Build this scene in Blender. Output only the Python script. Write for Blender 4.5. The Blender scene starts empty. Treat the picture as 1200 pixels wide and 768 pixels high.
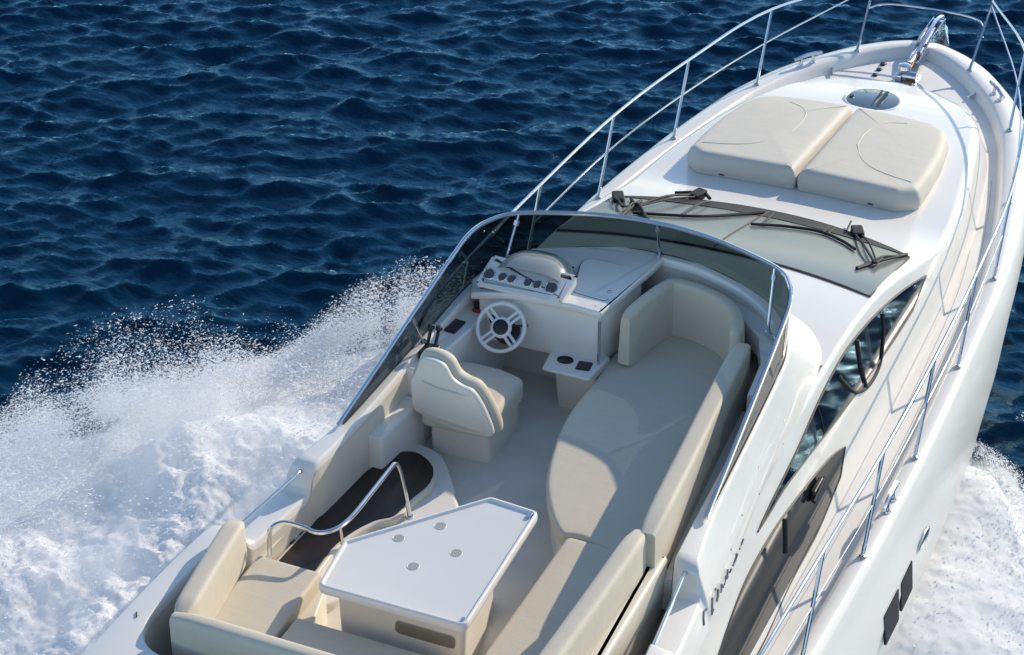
import bpy, math, random
import numpy as np
from mathutils import Vector, Matrix

S = bpy.context.scene
COL = S.collection
R = math.radians

# ------------------------------------------------------------------ camera, sky, sun, exposure
# boat frame = world frame: x to the bow, y to port, z up, waterline at z = 0, metres
def camera():
    yaw, pit, rol = R(24.3468), R(31.469), R(-0.2775)
    fw = Vector((math.cos(yaw)*math.cos(pit), math.sin(yaw)*math.cos(pit), -math.sin(pit)))
    rt = Vector((math.sin(yaw), -math.cos(yaw), 0))
    up = rt.cross(fw)
    X = rt*math.cos(rol) + up*math.sin(rol)
    Y = -rt*math.sin(rol) + up*math.cos(rol)
    m = Matrix((X, Y, -fw)).transposed().to_4x4()
    m.translation = Vector((-13.959, -5.2917, 12.5789))
    cd = bpy.data.cameras.new('camera'); co = bpy.data.objects.new('camera', cd); COL.objects.link(co)
    co.matrix_world = m
    cd.sensor_width = 36; cd.sensor_fit = 'HORIZONTAL'; cd.lens = 2591.73/1200*36
    cd.clip_start = .1; cd.clip_end = 5000
    S.camera = co
camera()
SUN_EL, SUN_OFF = 24.5, 22           # elevation, degrees off the bow towards starboard
w = bpy.data.worlds.new('World'); S.world = w; w.use_nodes = True
nt = w.node_tree; bg = nt.nodes['Background']
sk = nt.nodes.new('ShaderNodeTexSky'); sk.sky_type = 'NISHITA'; sk.sun_disc = False
sk.sun_elevation = R(SUN_EL); sk.sun_rotation = R(90+SUN_OFF); sk.air_density = 1.0; sk.dust_density = .15; sk.ozone_density = 2.2
nt.links.new(sk.outputs[0], bg.inputs[0]); bg.inputs[1].default_value = .15
sl = bpy.data.lights.new('sun', 'SUN'); sl.energy = 3.3; sl.angle = R(.53); sl.color = (1, .875, .70)
so = bpy.data.objects.new('sun', sl); COL.objects.link(so)
sd = Vector((math.cos(R(SUN_EL))*math.cos(R(SUN_OFF)), -math.cos(R(SUN_EL))*math.sin(R(SUN_OFF)), math.sin(R(SUN_EL))))
so.rotation_euler = sd.to_track_quat('Z', 'Y').to_euler(); so.location = sd*60
S.view_settings.view_transform = 'Standard'; S.view_settings.look = 'None'
S.view_settings.exposure = .42; S.view_settings.gamma = 1

# ------------------------------------------------------------------ materials
def nodes(name):
    m = bpy.data.materials.new(name); m.use_nodes = True
    return m, m.node_tree, m.node_tree.nodes['Principled BSDF']
def mat(name, col, rough=.5, metal=0, spec=.5, coat=0, var=0, vscale=3, bump=0, bscale=200, stretch=(1,1,1), sub=0):
    m, t, b = nodes(name)
    b.inputs['Roughness'].default_value = rough; b.inputs['Metallic'].default_value = metal
    b.inputs['Specular IOR Level'].default_value = spec; b.inputs['Coat Weight'].default_value = coat
    b.inputs['Coat Roughness'].default_value = .06
    b.inputs['Base Color'].default_value = (*col, 1)
    tc = t.nodes.new('ShaderNodeTexCoord')
    if var:
        n = t.nodes.new('ShaderNodeTexNoise'); n.inputs['Scale'].default_value = vscale; n.inputs['Detail'].default_value = 6
        mp = t.nodes.new('ShaderNodeMapping'); mp.inputs['Scale'].default_value = stretch
        t.links.new(tc.outputs['Object'], mp.inputs[0]); t.links.new(mp.outputs[0], n.inputs['Vector'])
        r = t.nodes.new('ShaderNodeValToRGB')
        r.color_ramp.elements[0].position = .3; r.color_ramp.elements[1].position = .7
        r.color_ramp.elements[0].color = (*[c*(1-var) for c in col], 1); r.color_ramp.elements[1].color = (*[min(1, c*(1+var)) for c in col], 1)
        t.links.new(n.outputs[0], r.inputs[0]); t.links.new(r.outputs[0], b.inputs['Base Color'])
        rr = t.nodes.new('ShaderNodeMapRange'); rr.inputs[3].default_value = rough*.8; rr.inputs[4].default_value = min(1, rough*1.25)
        t.links.new(n.outputs[0], rr.inputs[0]); t.links.new(rr.outputs[0], b.inputs['Roughness'])
    if bump:
        n2 = t.nodes.new('ShaderNodeTexNoise'); n2.inputs['Scale'].default_value = bscale; n2.inputs['Detail'].default_value = 3
        mp2 = t.nodes.new('ShaderNodeMapping'); mp2.inputs['Scale'].default_value = stretch
        t.links.new(tc.outputs['Object'], mp2.inputs[0]); t.links.new(mp2.outputs[0], n2.inputs['Vector'])
        bp = t.nodes.new('ShaderNodeBump'); bp.inputs['Strength'].default_value = bump; bp.inputs['Distance'].default_value = .01
        t.links.new(n2.outputs[0], bp.inputs['Height']); t.links.new(bp.outputs[0], b.inputs['Normal'])
    return m
def cushion_mat(name, col):
    # woven vinyl: fine cross ribs, faint blotches and soft sag
    m, t, b = nodes(name)
    tc = t.nodes.new('ShaderNodeTexCoord')
    n = t.nodes.new('ShaderNodeTexNoise'); n.inputs['Scale'].default_value = 1.0; n.inputs['Detail'].default_value = 5
    mp = t.nodes.new('ShaderNodeMapping'); mp.inputs['Scale'].default_value = (42, 2.6, 6)
    t.links.new(tc.outputs['Object'], mp.inputs[0]); t.links.new(mp.outputs[0], n.inputs['Vector'])
    n3 = t.nodes.new('ShaderNodeTexNoise'); n3.inputs['Scale'].default_value = 2.2; n3.inputs['Detail'].default_value = 4
    t.links.new(tc.outputs['Object'], n3.inputs['Vector'])
    n4 = t.nodes.new('ShaderNodeTexNoise'); n4.inputs['Scale'].default_value = 90; n4.inputs['Detail'].default_value = 3
    t.links.new(tc.outputs['Object'], n4.inputs['Vector'])
    mx = t.nodes.new('ShaderNodeMath'); mx.operation = 'MULTIPLY_ADD'; mx.inputs[1].default_value = .5
    t.links.new(n.outputs[0], mx.inputs[0])
    m2 = t.nodes.new('ShaderNodeMath'); m2.operation = 'MULTIPLY'; m2.inputs[1].default_value = .5
    t.links.new(n3.outputs[0], m2.inputs[0]); t.links.new(m2.outputs[0], mx.inputs[2])
    m3 = t.nodes.new('ShaderNodeMath'); m3.operation = 'MULTIPLY_ADD'; m3.inputs[1].default_value = .22
    t.links.new(n4.outputs[0], m3.inputs[0]); t.links.new(mx.outputs[0], m3.inputs[2])
    r = t.nodes.new('ShaderNodeValToRGB'); r.color_ramp.elements[0].position = .4; r.color_ramp.elements[1].position = .82
    r.color_ramp.elements[0].color = (*[c*.935 for c in col], 1); r.color_ramp.elements[1].color = (*[min(1, c*1.05) for c in col], 1)
    t.links.new(m3.outputs[0], r.inputs[0]); t.links.new(r.outputs[0], b.inputs['Base Color'])
    b.inputs['Roughness'].default_value = .62; b.inputs['Specular IOR Level'].default_value = .3
    b.inputs['Sheen Weight'].default_value = .1
    bp = t.nodes.new('ShaderNodeBump'); bp.inputs['Strength'].default_value = .35; bp.inputs['Distance'].default_value = .02
    t.links.new(n3.outputs[0], bp.inputs['Height'])
    bp2 = t.nodes.new('ShaderNodeBump'); bp2.inputs['Strength'].default_value = .25; bp2.inputs['Distance'].default_value = .004
    t.links.new(n4.outputs[0], bp2.inputs['Height']); t.links.new(bp.outputs[0], bp2.inputs['Normal'])
    t.links.new(bp2.outputs[0], b.inputs['Normal'])
    return m
def glass_mat(name, tint, refl_rough=.01):
    m = bpy.data.materials.new(name); m.use_nodes = True; t = m.node_tree; t.nodes.clear()
    o = t.nodes.new('ShaderNodeOutputMaterial'); tr = t.nodes.new('ShaderNodeBsdfTransparent'); tr.inputs[0].default_value = (*tint, 1)
    gl = t.nodes.new('ShaderNodeBsdfGlossy'); gl.inputs['Roughness'].default_value = refl_rough
    fr = t.nodes.new('ShaderNodeFresnel'); fr.inputs[0].default_value = 1.45
    ge = t.nodes.new('ShaderNodeNewGeometry'); mr = t.nodes.new('ShaderNodeMapRange'); mr.inputs[3].default_value = 1.45; mr.inputs[4].default_value = 1/1.45
    t.links.new(ge.outputs['Backfacing'], mr.inputs[0]); t.links.new(mr.outputs[0], fr.inputs[0])     # a thin pane: same reflectance from both sides
    mx = t.nodes.new('ShaderNodeMixShader')
    t.links.new(fr.outputs[0], mx.inputs[0]); t.links.new(tr.outputs[0], mx.inputs[1]); t.links.new(gl.outputs[0], mx.inputs[2]); t.links.new(mx.outputs[0], o.inputs[0])
    return m
M = dict(
    shellw=mat('ivory_gelcoat', (.76, .715, .63), .4, coat=.2, var=.03, vscale=2),
    gel=mat('white_gelcoat', (.80, .765, .705), .3, coat=.3, var=.025, vscale=1.3),
    hullgel=mat('hull_gelcoat', (.82, .785, .72), .3, coat=.15, var=.02, vscale=.9),
    deck=mat('nonskid_deck', (.84, .815, .765), .65, var=.05, vscale=2.5, bump=.3, bscale=180),
    floor=mat('cockpit_floor', (.68, .63, .54), .6, var=.08, vscale=3, bump=.25, bscale=220),
    cream=mat('cream_gelcoat', (.72, .66, .545), .4, coat=.15, var=.03, vscale=2),
    cush=cushion_mat('cream_vinyl', (.61, .545, .43)),
    pad=cushion_mat('sunpad_vinyl', (.63, .585, .49)),
    piping=mat('piping_vinyl', (.70, .645, .53), .55),
    steel=mat('polished_steel', (.64, .65, .67), .14, metal=1, var=.03, vscale=8),
    black=mat('black_plastic', (.014, .014, .016), .38, var=.2, vscale=20),
    rubber=mat('black_rubber', (.02, .02, .02), .7),
    lid=mat('dark_tinted_lid', (.016, .009, .008), .22, var=.15, vscale=4),
    dark=mat('dark_recess', (.03, .03, .032), .6),
    sideglass=mat('dark_side_glass', (.003, .008, .014), .05, spec=.38),
    greyglass=mat('smoked_side_glass', (.016, .018, .021), .04, spec=.9),
    wglass=mat('silvered_windshield', (.195, .207, .198), .2, spec=.35, var=.05, vscale=1.2),
    tint=glass_mat('smoked_glass', (.062, .092, .10)),
    clearhood=mat('instrument_hood', (.30, .31, .29), .12, spec=.8, coat=.8),
    gauge=mat('gauge_face', (.07, .07, .08), .2, coat=.6),
    red=mat('red_plastic', (.35, .02, .02), .4),
    letter=mat('grey_lettering', (.19, .19, .20), .35, metal=.3),
    brass=mat('bronze_fitting', (.30, .17, .09), .35, metal=.8, var=.3, vscale=20),
    well=mat('cup_shade_grey', (.36, .38, .345), .6),  # shade of the cup recess put into the grey of a flat disc
    brown=mat('rusty_brown_opening', (.045, .022, .012), .6, var=.5, vscale=30),
    seam=mat('grey_seam', (.50, .49, .46), .7),
    portglass=mat('dark_port_glass', (.008, .008, .014), .5, spec=.12),
    gap=mat('dark_brown_trim', (.10, .075, .05), .8),  # dark brown of the windshield seal and divider, pad snaps and seat hinge
    hatchglass=mat('blue_grey_hatch_glass', (.10, .15, .19), .05, spec=.7),
)

# ------------------------------------------------------------------ mesh helpers
class MB:
    def __init__(s): s.v = []; s.f = []
    def add(s, vs, fs):
        b = len(s.v); s.v += [tuple(map(float, p)) for p in vs]; s.f += [tuple(i+b for i in f) for f in fs]; return s
    def rings(s, rings, closed=True, cap0=True, cap1=True):
        n = len(rings[0]); vs = [p for r in rings for p in r]; fs = []
        m = n if closed else n-1
        for k in range(len(rings)-1):
            for i in range(m):
                j = (i+1) % n
                fs.append((k*n+i, k*n+j, (k+1)*n+j, (k+1)*n+i))
        if cap0: fs.append(tuple(range(n-1, -1, -1)))
        if cap1: fs.append(tuple(range((len(rings)-1)*n, len(rings)*n)))
        return s.add(vs, fs)
    def box(s, c, d, rot=None, bev=0):
        x, y, z = [a/2 for a in d]
        if bev:
            o = rpoly([(-x, -y), (x, -y), (x, y), (-x, y)], bev, 3)
            t = MB(); t.slab(o, -z, z, bev*.6, both=True)
            vs, fs = t.v, t.f
        else:
            vs = [(i*x, j*y, k*z) for i in (-1, 1) for j in (-1, 1) for k in (-1, 1)]
            fs = [(0, 1, 3, 2), (4, 6, 7, 5), (0, 4, 5, 1), (2, 3, 7, 6), (0, 2, 6, 4), (1, 5, 7, 3)]
        c = Vector(c)
        if rot is None: vs = [Vector(p)+c for p in vs]
        else: vs = [rot @ Vector(p)+c for p in vs]
        return s.add(vs, fs)
    def tube(s, path, r, n=10, smooth=0, closed=False):
        P = [Vector(p) for p in path]
        if smooth: P = catmull(P, smooth, closed)
        rs = r if isinstance(r, (list, tuple)) else None
        L = len(P); rings = []; prev = None
        for i, p in enumerate(P):
            if closed: t = P[(i+1) % L]-P[i-1]
            else: t = P[min(i+1, L-1)]-P[max(i-1, 0)]
            t.normalize()
            if prev is None: a = t.orthogonal().normalized()
            else:
                a = prev - t*prev.dot(t)
                a = a.normalized() if a.length > 1e-6 else t.orthogonal().normalized()
            prev = a; b = t.cross(a)
            q = r if rs is None else rs[0]+(rs[1]-rs[0])*i/(L-1)
            rings.append([p+(a*math.cos(2*math.pi*k/n)+b*math.sin(2*math.pi*k/n))*q for k in range(n)])
        if closed: rings.append(rings[0])
        return s.rings(rings, True, not closed, not closed)
    def lathe(s, prof, c, axis=(0, 0, 1), n=24):
        ax = Vector(axis).normalized(); a = ax.orthogonal().normalized(); b = ax.cross(a); c = Vector(c)
        rings = [[c+ax*h+(a*math.cos(2*math.pi*k/n)+b*math.sin(2*math.pi*k/n))*max(r, 1e-4) for k in range(n)] for r, h in prof]
        return s.rings(rings)
    def slab(s, o, z0, z1, r=.02, both=False, crown=0, warp=None, rn=4, dome=0):
        """rounded slab over a closed outline; warp(x, y, z) -> point"""
        rr = []
        if both:
            for k in range(rn): a = math.pi/2*k/rn; rr.append((r*(1-math.sin(a)), z0+r*(1-math.cos(a))))
        else: rr.append((0, z0))
        for k in range(rn+1): a = math.pi/2*k/rn; rr.append((r*(1-math.cos(a)), z1-r+r*math.sin(a)))
        rings = [[(p[0], p[1], h) for p in inset(o, q)] for q, h in rr]
        cx = sum(p[0] for p in o)/len(o); cy = sum(p[1] for p in o)/len(o)
        if crown or dome:
            base = rings[-1]
            for k in (.97, .9, .8, .66, .5, .34, .18, .05):
                h = z1+crown*(1-k*k)
                rings.append([(cx+(p[0]-cx)*k, cy+(p[1]-cy)*k, h) for p in base])
        else:
            base = rings[-1]; rings.append([(p[0], p[1], z1) for p in inset([(q[0], q[1]) for q in base], min(.008, r*.3))])
        if warp: rings = [[warp(*p) for p in q] for q in rings]
        return s.rings(rings)
def catmull(P, n, closed=False):
    P = [Vector(p) for p in P]; L = len(P); out = []
    for i in range(L if closed else L-1):
        p0 = P[i-1] if (closed or i > 0) else P[0]*2-P[1]
        p1 = P[i]; p2 = P[(i+1) % L]
        p3 = P[(i+2) % L] if (closed or i+2 < L) else p2*2-p1
        for k in range(n):
            t = k/n
            out.append(.5*((2*p1)+(p2-p0)*t+(2*p0-5*p1+4*p2-p3)*t*t+(3*p1-p0-3*p2+p3)*t**3))
    if not closed: out.append(P[-1])
    return out
def area2(o): return sum(o[i-1][0]*o[i][1]-o[i][0]*o[i-1][1] for i in range(len(o)))
def ccw(o): o = [tuple(p[:2]) for p in o]; return o if area2(o) > 0 else o[::-1]
def inset(o, d):
    """move a counter-clockwise outline inwards by d"""
    n = len(o); out = []
    for i in range(n):
        a, b, c = o[i-1], o[i], o[(i+1) % n]
        e1 = (b[0]-a[0], b[1]-a[1]); e2 = (c[0]-b[0], c[1]-b[1])
        l1 = math.hypot(*e1) or 1e-9; l2 = math.hypot(*e2) or 1e-9
        n1 = (-e1[1]/l1, e1[0]/l1); n2 = (-e2[1]/l2, e2[0]/l2)
        m = (n1[0]+n2[0], n1[1]+n2[1]); q = m[0]*m[0]+m[1]*m[1]
        q = max(q, .6)
        out.append((b[0]+m[0]*2*d/q, b[1]+m[1]*2*d/q))
    return out
def rpoly(pts, r, n=5):
    """round the corners of a polygon; r is one radius or one per corner"""
    pts = [Vector(p[:2]) for p in pts]
    if area2(pts) < 0:
        pts = pts[::-1]
        if isinstance(r, (list, tuple)): r = r[::-1]
    out = []; L = len(pts)
    for i, b in enumerate(pts):
        a, c = pts[i-1], pts[(i+1) % L]
        q = r[i] if isinstance(r, (list, tuple)) else r
        u = (a-b); v = (c-b)
        ang = u.angle(v); d = min(q/math.tan(ang/2), u.length*.48, v.length*.48)
        p0 = b+u.normalized()*d; p1 = b+v.normalized()*d
        for k in range(n+1):
            t = k/n; out.append(tuple(p0*(1-t)**2+b*2*t*(1-t)+p1*t*t))
    return out
def smooth2(pts, n=6): return ccw([(p.x, p.y) for p in catmull([Vector((q[0], q[1], 0)) for q in pts], n, True)])
def pchip(x, X, Y):
    X = np.asarray(X, float); Y = np.asarray(Y, float); h = np.diff(X); d = np.diff(Y)/h
    m = np.zeros(len(X)); m[0], m[-1] = d[0], d[-1]
    for i in range(1, len(X)-1):
        if d[i-1]*d[i] > 0:
            w1 = 2*h[i]+h[i-1]; w2 = h[i]+2*h[i-1]; m[i] = (w1+w2)/(w1/d[i-1]+w2/d[i])
    x = np.clip(x, X[0], X[-1]); i = np.clip(np.searchsorted(X, x, 'right')-1, 0, len(h)-1); t = (x-X[i])/h[i]
    return (1+2*t)*(1-t)**2*Y[i]+t*(1-t)**2*h[i]*m[i]+t*t*(3-2*t)*Y[i+1]+t*t*(t-1)*h[i]*m[i+1]

ORG = {}
def obj(name, mb, m, parent=None, sharp=35, origin=None, label=None):
    o3 = Vector(ORG.get(parent.name, (0, 0, 0))) if parent else Vector(origin or (0, 0, 0))
    me = bpy.data.meshes.new(name)
    me.from_pydata([tuple(Vector(p)-o3) for p in mb.v], [], mb.f); me.update()
    me.validate()
    for p in me.polygons: p.use_smooth = True
    if sharp is not None: me.set_sharp_from_angle(angle=R(sharp))
    for q in (m if isinstance(m, (list, tuple)) else [m]): me.materials.append(M[q] if isinstance(q, str) else q)
    o = bpy.data.objects.new(name, me); COL.objects.link(o)
    if parent: o.parent = parent; ORG[o.name] = tuple(o3)
    else: o.location = o3; ORG[o.name] = tuple(o3)
    if label: o['label'] = label
    return o
def tag(o, label, cat, group=None, kind=None):
    if label: o['label'] = label
    if cat: o['category'] = cat
    if group: o['group'] = group
    if kind: o['kind'] = kind
    return o
def thing(name, loc, label, cat, group=None):
    o = bpy.data.objects.new(name, None); COL.objects.link(o); o.location = loc; o.empty_display_size = .2
    ORG[o.name] = tuple(loc); return tag(o, label, cat, group)
def recalc(o):
    import bmesh
    b = bmesh.new(); b.from_mesh(o.data); bmesh.ops.recalc_face_normals(b, faces=b.faces); b.to_mesh(o.data); b.free(); return o
def mir(pts): return [(p[0], -p[1]) + tuple(p[2:]) for p in pts]

# ================================================================== THE YACHT
YACHT = thing('motor_yacht', (0, 0, 0), 'white flybridge motor yacht speeding through the blue sea with its wake spraying', 'yacht')

# ---- hull: outline of the stanchion line, offset and lofted down to the keel
XS = [-6.5, -4, -1.6, -.35, 1.12, 2.64, 4.29, 5.84, 7.0, 7.45, 8.1, 8.75, 9.05, 9.2, 9.27]
YS = [1.95, 2.0, 2.07, 2.11, 2.12, 2.09, 2.01, 1.785, 1.54, 1.41, 1.13, .69, .40, .18, 0]
sheer = catmull([Vector((a, b, 0)) for a, b in zip(XS, YS)], 6)
def normals(P):
    out = []
    for i, p in enumerate(P):
        t = P[min(i+1, len(P)-1)]-P[max(i-1, 0)]; n = Vector((-t.y, t.x, 0)).normalized()
        if n.y < 0 and i < len(P)-2: n = -n
        out.append(n)
    out[-1] = Vector((1, 0, 0)); return out
shn = normals(sheer)
def bowness(x): return max(0., min(1., (x-3.5)/5.8))
def hull_ring(k):
    half = []
    for p, n in zip(sheer, shn):
        b = bowness(p.x); off, z = [(-.13, 1.953), (-.108, 2.02), (-.078, 2.070), (-.05, 2.083), (.03, 2.082), (.065+.12*b, 2.062-.02*b), (.09+.18*b, 2.02-.03*b), (.13+.19*b, 1.84), (.15+.17*b, 1.66)][k] if k < 9 else (0, 0)
        if k < 9: q = p+n*off; q.z = z
        else:
            z, ky, rake = [(1.2, 1-.30*b*b, .25), (.45, .985-.62*b*b, .6), (.30, .93-.66*b*b, .7), (-.35, .05, 1.2)][k-9]
            q = Vector((p.x-rake*b*b, (p.y+.10)*ky, z))
            if k == 9: q.y = (p.y+.16)*ky
            if i_last(p): q.y = 0
        half.append(q)
    return half
def i_last(p): return abs(p.y) < 1e-6
def full(half): return half + [Vector((q.x, -q.y, q.z)) for q in half[::-1][1:]]
hb = MB(); hb.rings([full(hull_ring(k)) for k in range(13)], closed=False, cap0=False, cap1=False)
HULL = recalc(obj('hull', hb, 'hullgel', YACHT, 50))
# ---- deck
d = MB()
foot = [(p+n*-.128) for p, n in zip(sheer, shn)]
NY = 14
dv = []
for p in foot:
    for j in range(NY+1):
        y = p.y*(1-2*j/NY); dv.append((p.x, y, 1.955+.02*(1-(2*j/NY-1)**2)))
df = [(i*(NY+1)+j, i*(NY+1)+j+1, (i+1)*(NY+1)+j+1, (i+1)*(NY+1)+j) for i in range(len(foot)-1) for j in range(NY)]
d.add(dv, df); DECK = recalc(obj('deck', d, 'deck', YACHT))
for sgn in (1, -1):
    for off in (-.19, -.30):
        m = MB(); m.tube([(p.x, sgn*(p.y+off), 1.9555+.02*(1-((p.y+off)/max(p.y-.128, .2))**2)) for p in sheer if -5 < p.x < 6.6], .0035, 5); obj('deck_seam', m, 'seam', DECK)
# ---- hull ports and hawse fitting on the starboard topsides
def hull_y(x, z):
    i = min(range(len(sheer)), key=lambda k: abs(sheer[k].x-x)); a = hull_ring(8)[i]; b = hull_ring(9)[i]
    t = (1.66-z)/.46; return a.y+(b.y-a.y)*min(1, max(0, t))
def hull_patch(pts, off, sgn):
    o = MB(); n = len(pts); V = []
    for e in (off, off-.02):
        V += [(x, sgn*(hull_y(x, z)+e), z) for x, z in pts]
    o.add(V, [tuple(range(n)), tuple(range(2*n-1, n-1, -1))]+[(i, (i+1) % n, n+(i+1) % n, n+i) for i in range(n)])
    return o
for sgn in (-1, 1):
    for pts in ([(-.10, 1.36), (.30, 1.36), (.42, .95), (.04, .96)], [(.39, 1.35), (.70, 1.37), (.82, .99), (.49, .98)]):
        recalc(obj('hull_window', hull_patch(rpoly(pts, .015, 3), .008, sgn), 'portglass', HULL))
    hf = MB(); hf.tube([(.89+.165*(1-math.cos(a)), sgn*(hull_y(1.05, 1.36)+.012), 1.35+.055*math.sin(a)) for a in np.linspace(0, 2*math.pi, 17)[:-1]], .009, 8, closed=True)
    HF = obj('hawse_fitting', hf, 'steel', HULL)
    h2 = MB(); h2.add([(.9+.155*(1-math.cos(a)), sgn*(hull_y(1.05, 1.36)+.006), 1.35+.05*math.sin(a)) for a in np.linspace(0, 2*math.pi, 17)[:-1]], [tuple(range(16))]); 
    obj('hawse_opening', h2, 'brown', HULL)

# ---- deckhouse: sides, coachroof and brow
XE = [-5.6, 0, 1.0, 1.8, 3.2, 3.6, 4.2, 5, 6, 7, 7.6, 8.0, 8.2]
ZE = [3.08, 3.11, 3.12, 3.06, 2.73, 2.62, 2.50, 2.46, 2.40, 2.28, 2.18, 2.10, 2.07]
FO = [(8.22, 0), (8.2, .22), (8.13, .48), (7.98, .72), (7.75, .95), (7.4, 1.16), (6.9, 1.33), (6.3, 1.45), (5.5, 1.57), (4.6, 1.66), (3.6, 1.715), (2.5, 1.72), (1.0, 1.72), (-2, 1.72), (-5.5, 1.72)]
fo = catmull([Vector((a, b, 0)) for a, b in FO], 6)
def fon():
    out = []
    for i, p in enumerate(fo):
        t = fo[min(i+1, len(fo)-1)]-fo[max(i-1, 0)]; n = Vector((t.y, -t.x, 0)).normalized()
        if i == 0: n = Vector((-1, 0, 0))
        elif n.dot(Vector((6, 0, 0))-p) < 0 and p.x > 6: n = -n
        elif p.x <= 6 and n.y > 0: n = -n
        out.append(n)
    return out
fn = fon()
def zedge(x): return float(pchip(np.array(x), XE, ZE))
def ch_rings():
    rings = [[] for _ in range(9)]
    for p, n in zip(fo, fn):
        H = zedge(p.x)-1.92; k = .22 if p.x < 5 else .22+.25*min(1, (p.x-5)/2.5)
        r = (.05 if p.x < 3.2 else .05+.07*min(1, (p.x-3.2)/2)); r = min(r, H*.6)
        spec = [(-.03, -.01), (-.008, .012), (0.0, .035), (k*(H-r)*.5, (H-r)*.5), (k*(H-r), H-r)]
        for a in (25, 50, 70, 90): spec.append((k*(H-r)+r*(1-math.cos(R(a))), H-r+r*math.sin(R(a))))
        for j, (ins, h) in enumerate(spec):
            q = p+n*ins; 
            if i_last(p): q.y = 0
            q.z = 1.92+h; rings[j].append(q)
    return rings
CR = ch_rings()
WX = np.array([q.x for q in CR[-1]][::-1]); WY = np.array([q.y for q in CR[-1]][::-1])
def wtop(x): return float(np.interp(x, WX, WY))
def crown(x): return float(np.interp(x, [1, 3.5, 4.4, 7, 8.1], [.11, .07, .07, .045, .01]))
def roofz(x, y):
    wv = max(wtop(x), .05); return zedge(x)+crown(x)*(1-min(1, (y/wv)**2))
cb = MB()
cb.rings([r for r in CR], closed=False, cap0=False, cap1=False)
cb.rings([mir([tuple(q) for q in r]) for r in CR], closed=False, cap0=False, cap1=False)
top = [q for q in CR[-1] if q.x > .3]
NT = 24; tv = []
for q in top:
    for j in range(NT+1):
        s = 1-2*j/NT; y = q.y*s; tv.append((q.x, y, zedge(q.x)+crown(q.x)*(1-s*s) if q.y > .02 else q.z))
cb.add(tv, [(i*(NT+1)+j, i*(NT+1)+j+1, (i+1)*(NT+1)+j+1, (i+1)*(NT+1)+j) for i in range(len(top)-1) for j in range(NT)])
CABIN = recalc(obj('cabin', cb, 'gel', YACHT, 40))

# side windows on the leaning cabin side
def side_y(z): return 1.72-.22*(z-1.92)
def side_panel(pts, off, th=.012, sgn=-1):
    o = MB(); n = len(pts); V = []
    for e in (off, off-th): V += [(x, sgn*(side_y(z)+e), z) for x, z in pts]
    return o.add(V, [tuple(range(n)), tuple(range(2*n-1, n-1, -1))]+[(i, (i+1) % n, n+(i+1) % n, n+i) for i in range(n)])
W1U = [(3.30, 2.55), (2.61, 2.75), (1.94, 2.90), (1.35, 2.99), (.89, 3.02), (.3, 2.98), (-.3, 2.89), (-.94, 2.83), (-1.28, 2.79)]
W1L = [(-1.0, 2.78), (-.65, 2.775), (-.04, 2.71), (.71, 2.62), (1.76, 2.52), (2.27, 2.48), (2.8, 2.46)]
W2U = [(.70, 2.33), (.28, 2.45), (-.54, 2.57), (-1.12, 2.62), (-1.73, 2.59), (-2.4, 2.40), (-3.2, 2.1)]
W2L = [(-2.8, 1.99), (-1.65, 1.985), (-.98, 2.05), (-.67, 2.065), (-.13, 2.075), (.49, 2.17)]
def sm(U, L):
    a = [(p.x, p.y) for p in catmull([Vector((x, z, 0)) for x, z in U], 5)]
    b = [(p.x, p.y) for p in catmull([Vector((x, z, 0)) for x, z in L], 5)]
    return a+b
for sgn in (-1, 1):
    recalc(obj('side_window', side_panel(sm(W1U, W1L), .006, sgn=sgn), 'sideglass', CABIN))
    recalc(obj('side_window', side_panel(sm(W2U, W2L), .006, sgn=sgn), 'greyglass', CABIN))
    tr = MB()
    arc = [(2.02, 2.84), (1.97, 2.69), (1.78, 2.50), (1.47, 2.475), (1.14, 2.58), (.93, 2.76), (.78, 2.94)]
    tr.tube([(x, sgn*(side_y(z)+.008), z) for x, z in arc], .017, 8, 5)
    tr.tube([(x, sgn*(side_y(z)+.008), z) for x, z in [(1.31, 2.97), (1.31, 2.73), (1.36, 2.5)]], .02, 8)
    tr.tube([(x, sgn*(side_y(z)+.008), z) for x, z in [(.25, 2.95), (.28, 2.84), (.29, 2.69)]], .007, 6)
    obj('window_mullion', tr, 'rubber', CABIN)
    tr = MB(); tr.tube([(x, sgn*(side_y(z)+.008), z) for x, z in [(-.76, 2.57), (-.80, 2.46), (-.86, 2.33)]], .02, 8)
    obj('window_mullion', tr, 'rubber', CABIN)
    tr = MB(); tr.tube([(x, sgn*(side_y(z)+.004), z) for x, z in sm(W1U, W1L)], .010, 6, closed=True)
    tr.tube([(x, sgn*(side_y(z)+.004), z) for x, z in sm(W2U, W2L)], .009, 6, closed=True)
    obj('window_seal', tr, 'dark', CABIN)
    sp = MB(); sp.box((-.1, sgn*(side_y(2.42)+.03), 2.43), (.24, .04, .10), bev=.02); sp.tube([(-.25, sgn*(side_y(2.4)+.05), 2.41), (.02, sgn*(side_y(2.4)+.05), 2.47)], .018, 8)
    obj('courtesy_light', sp, 'black', CABIN)
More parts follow.
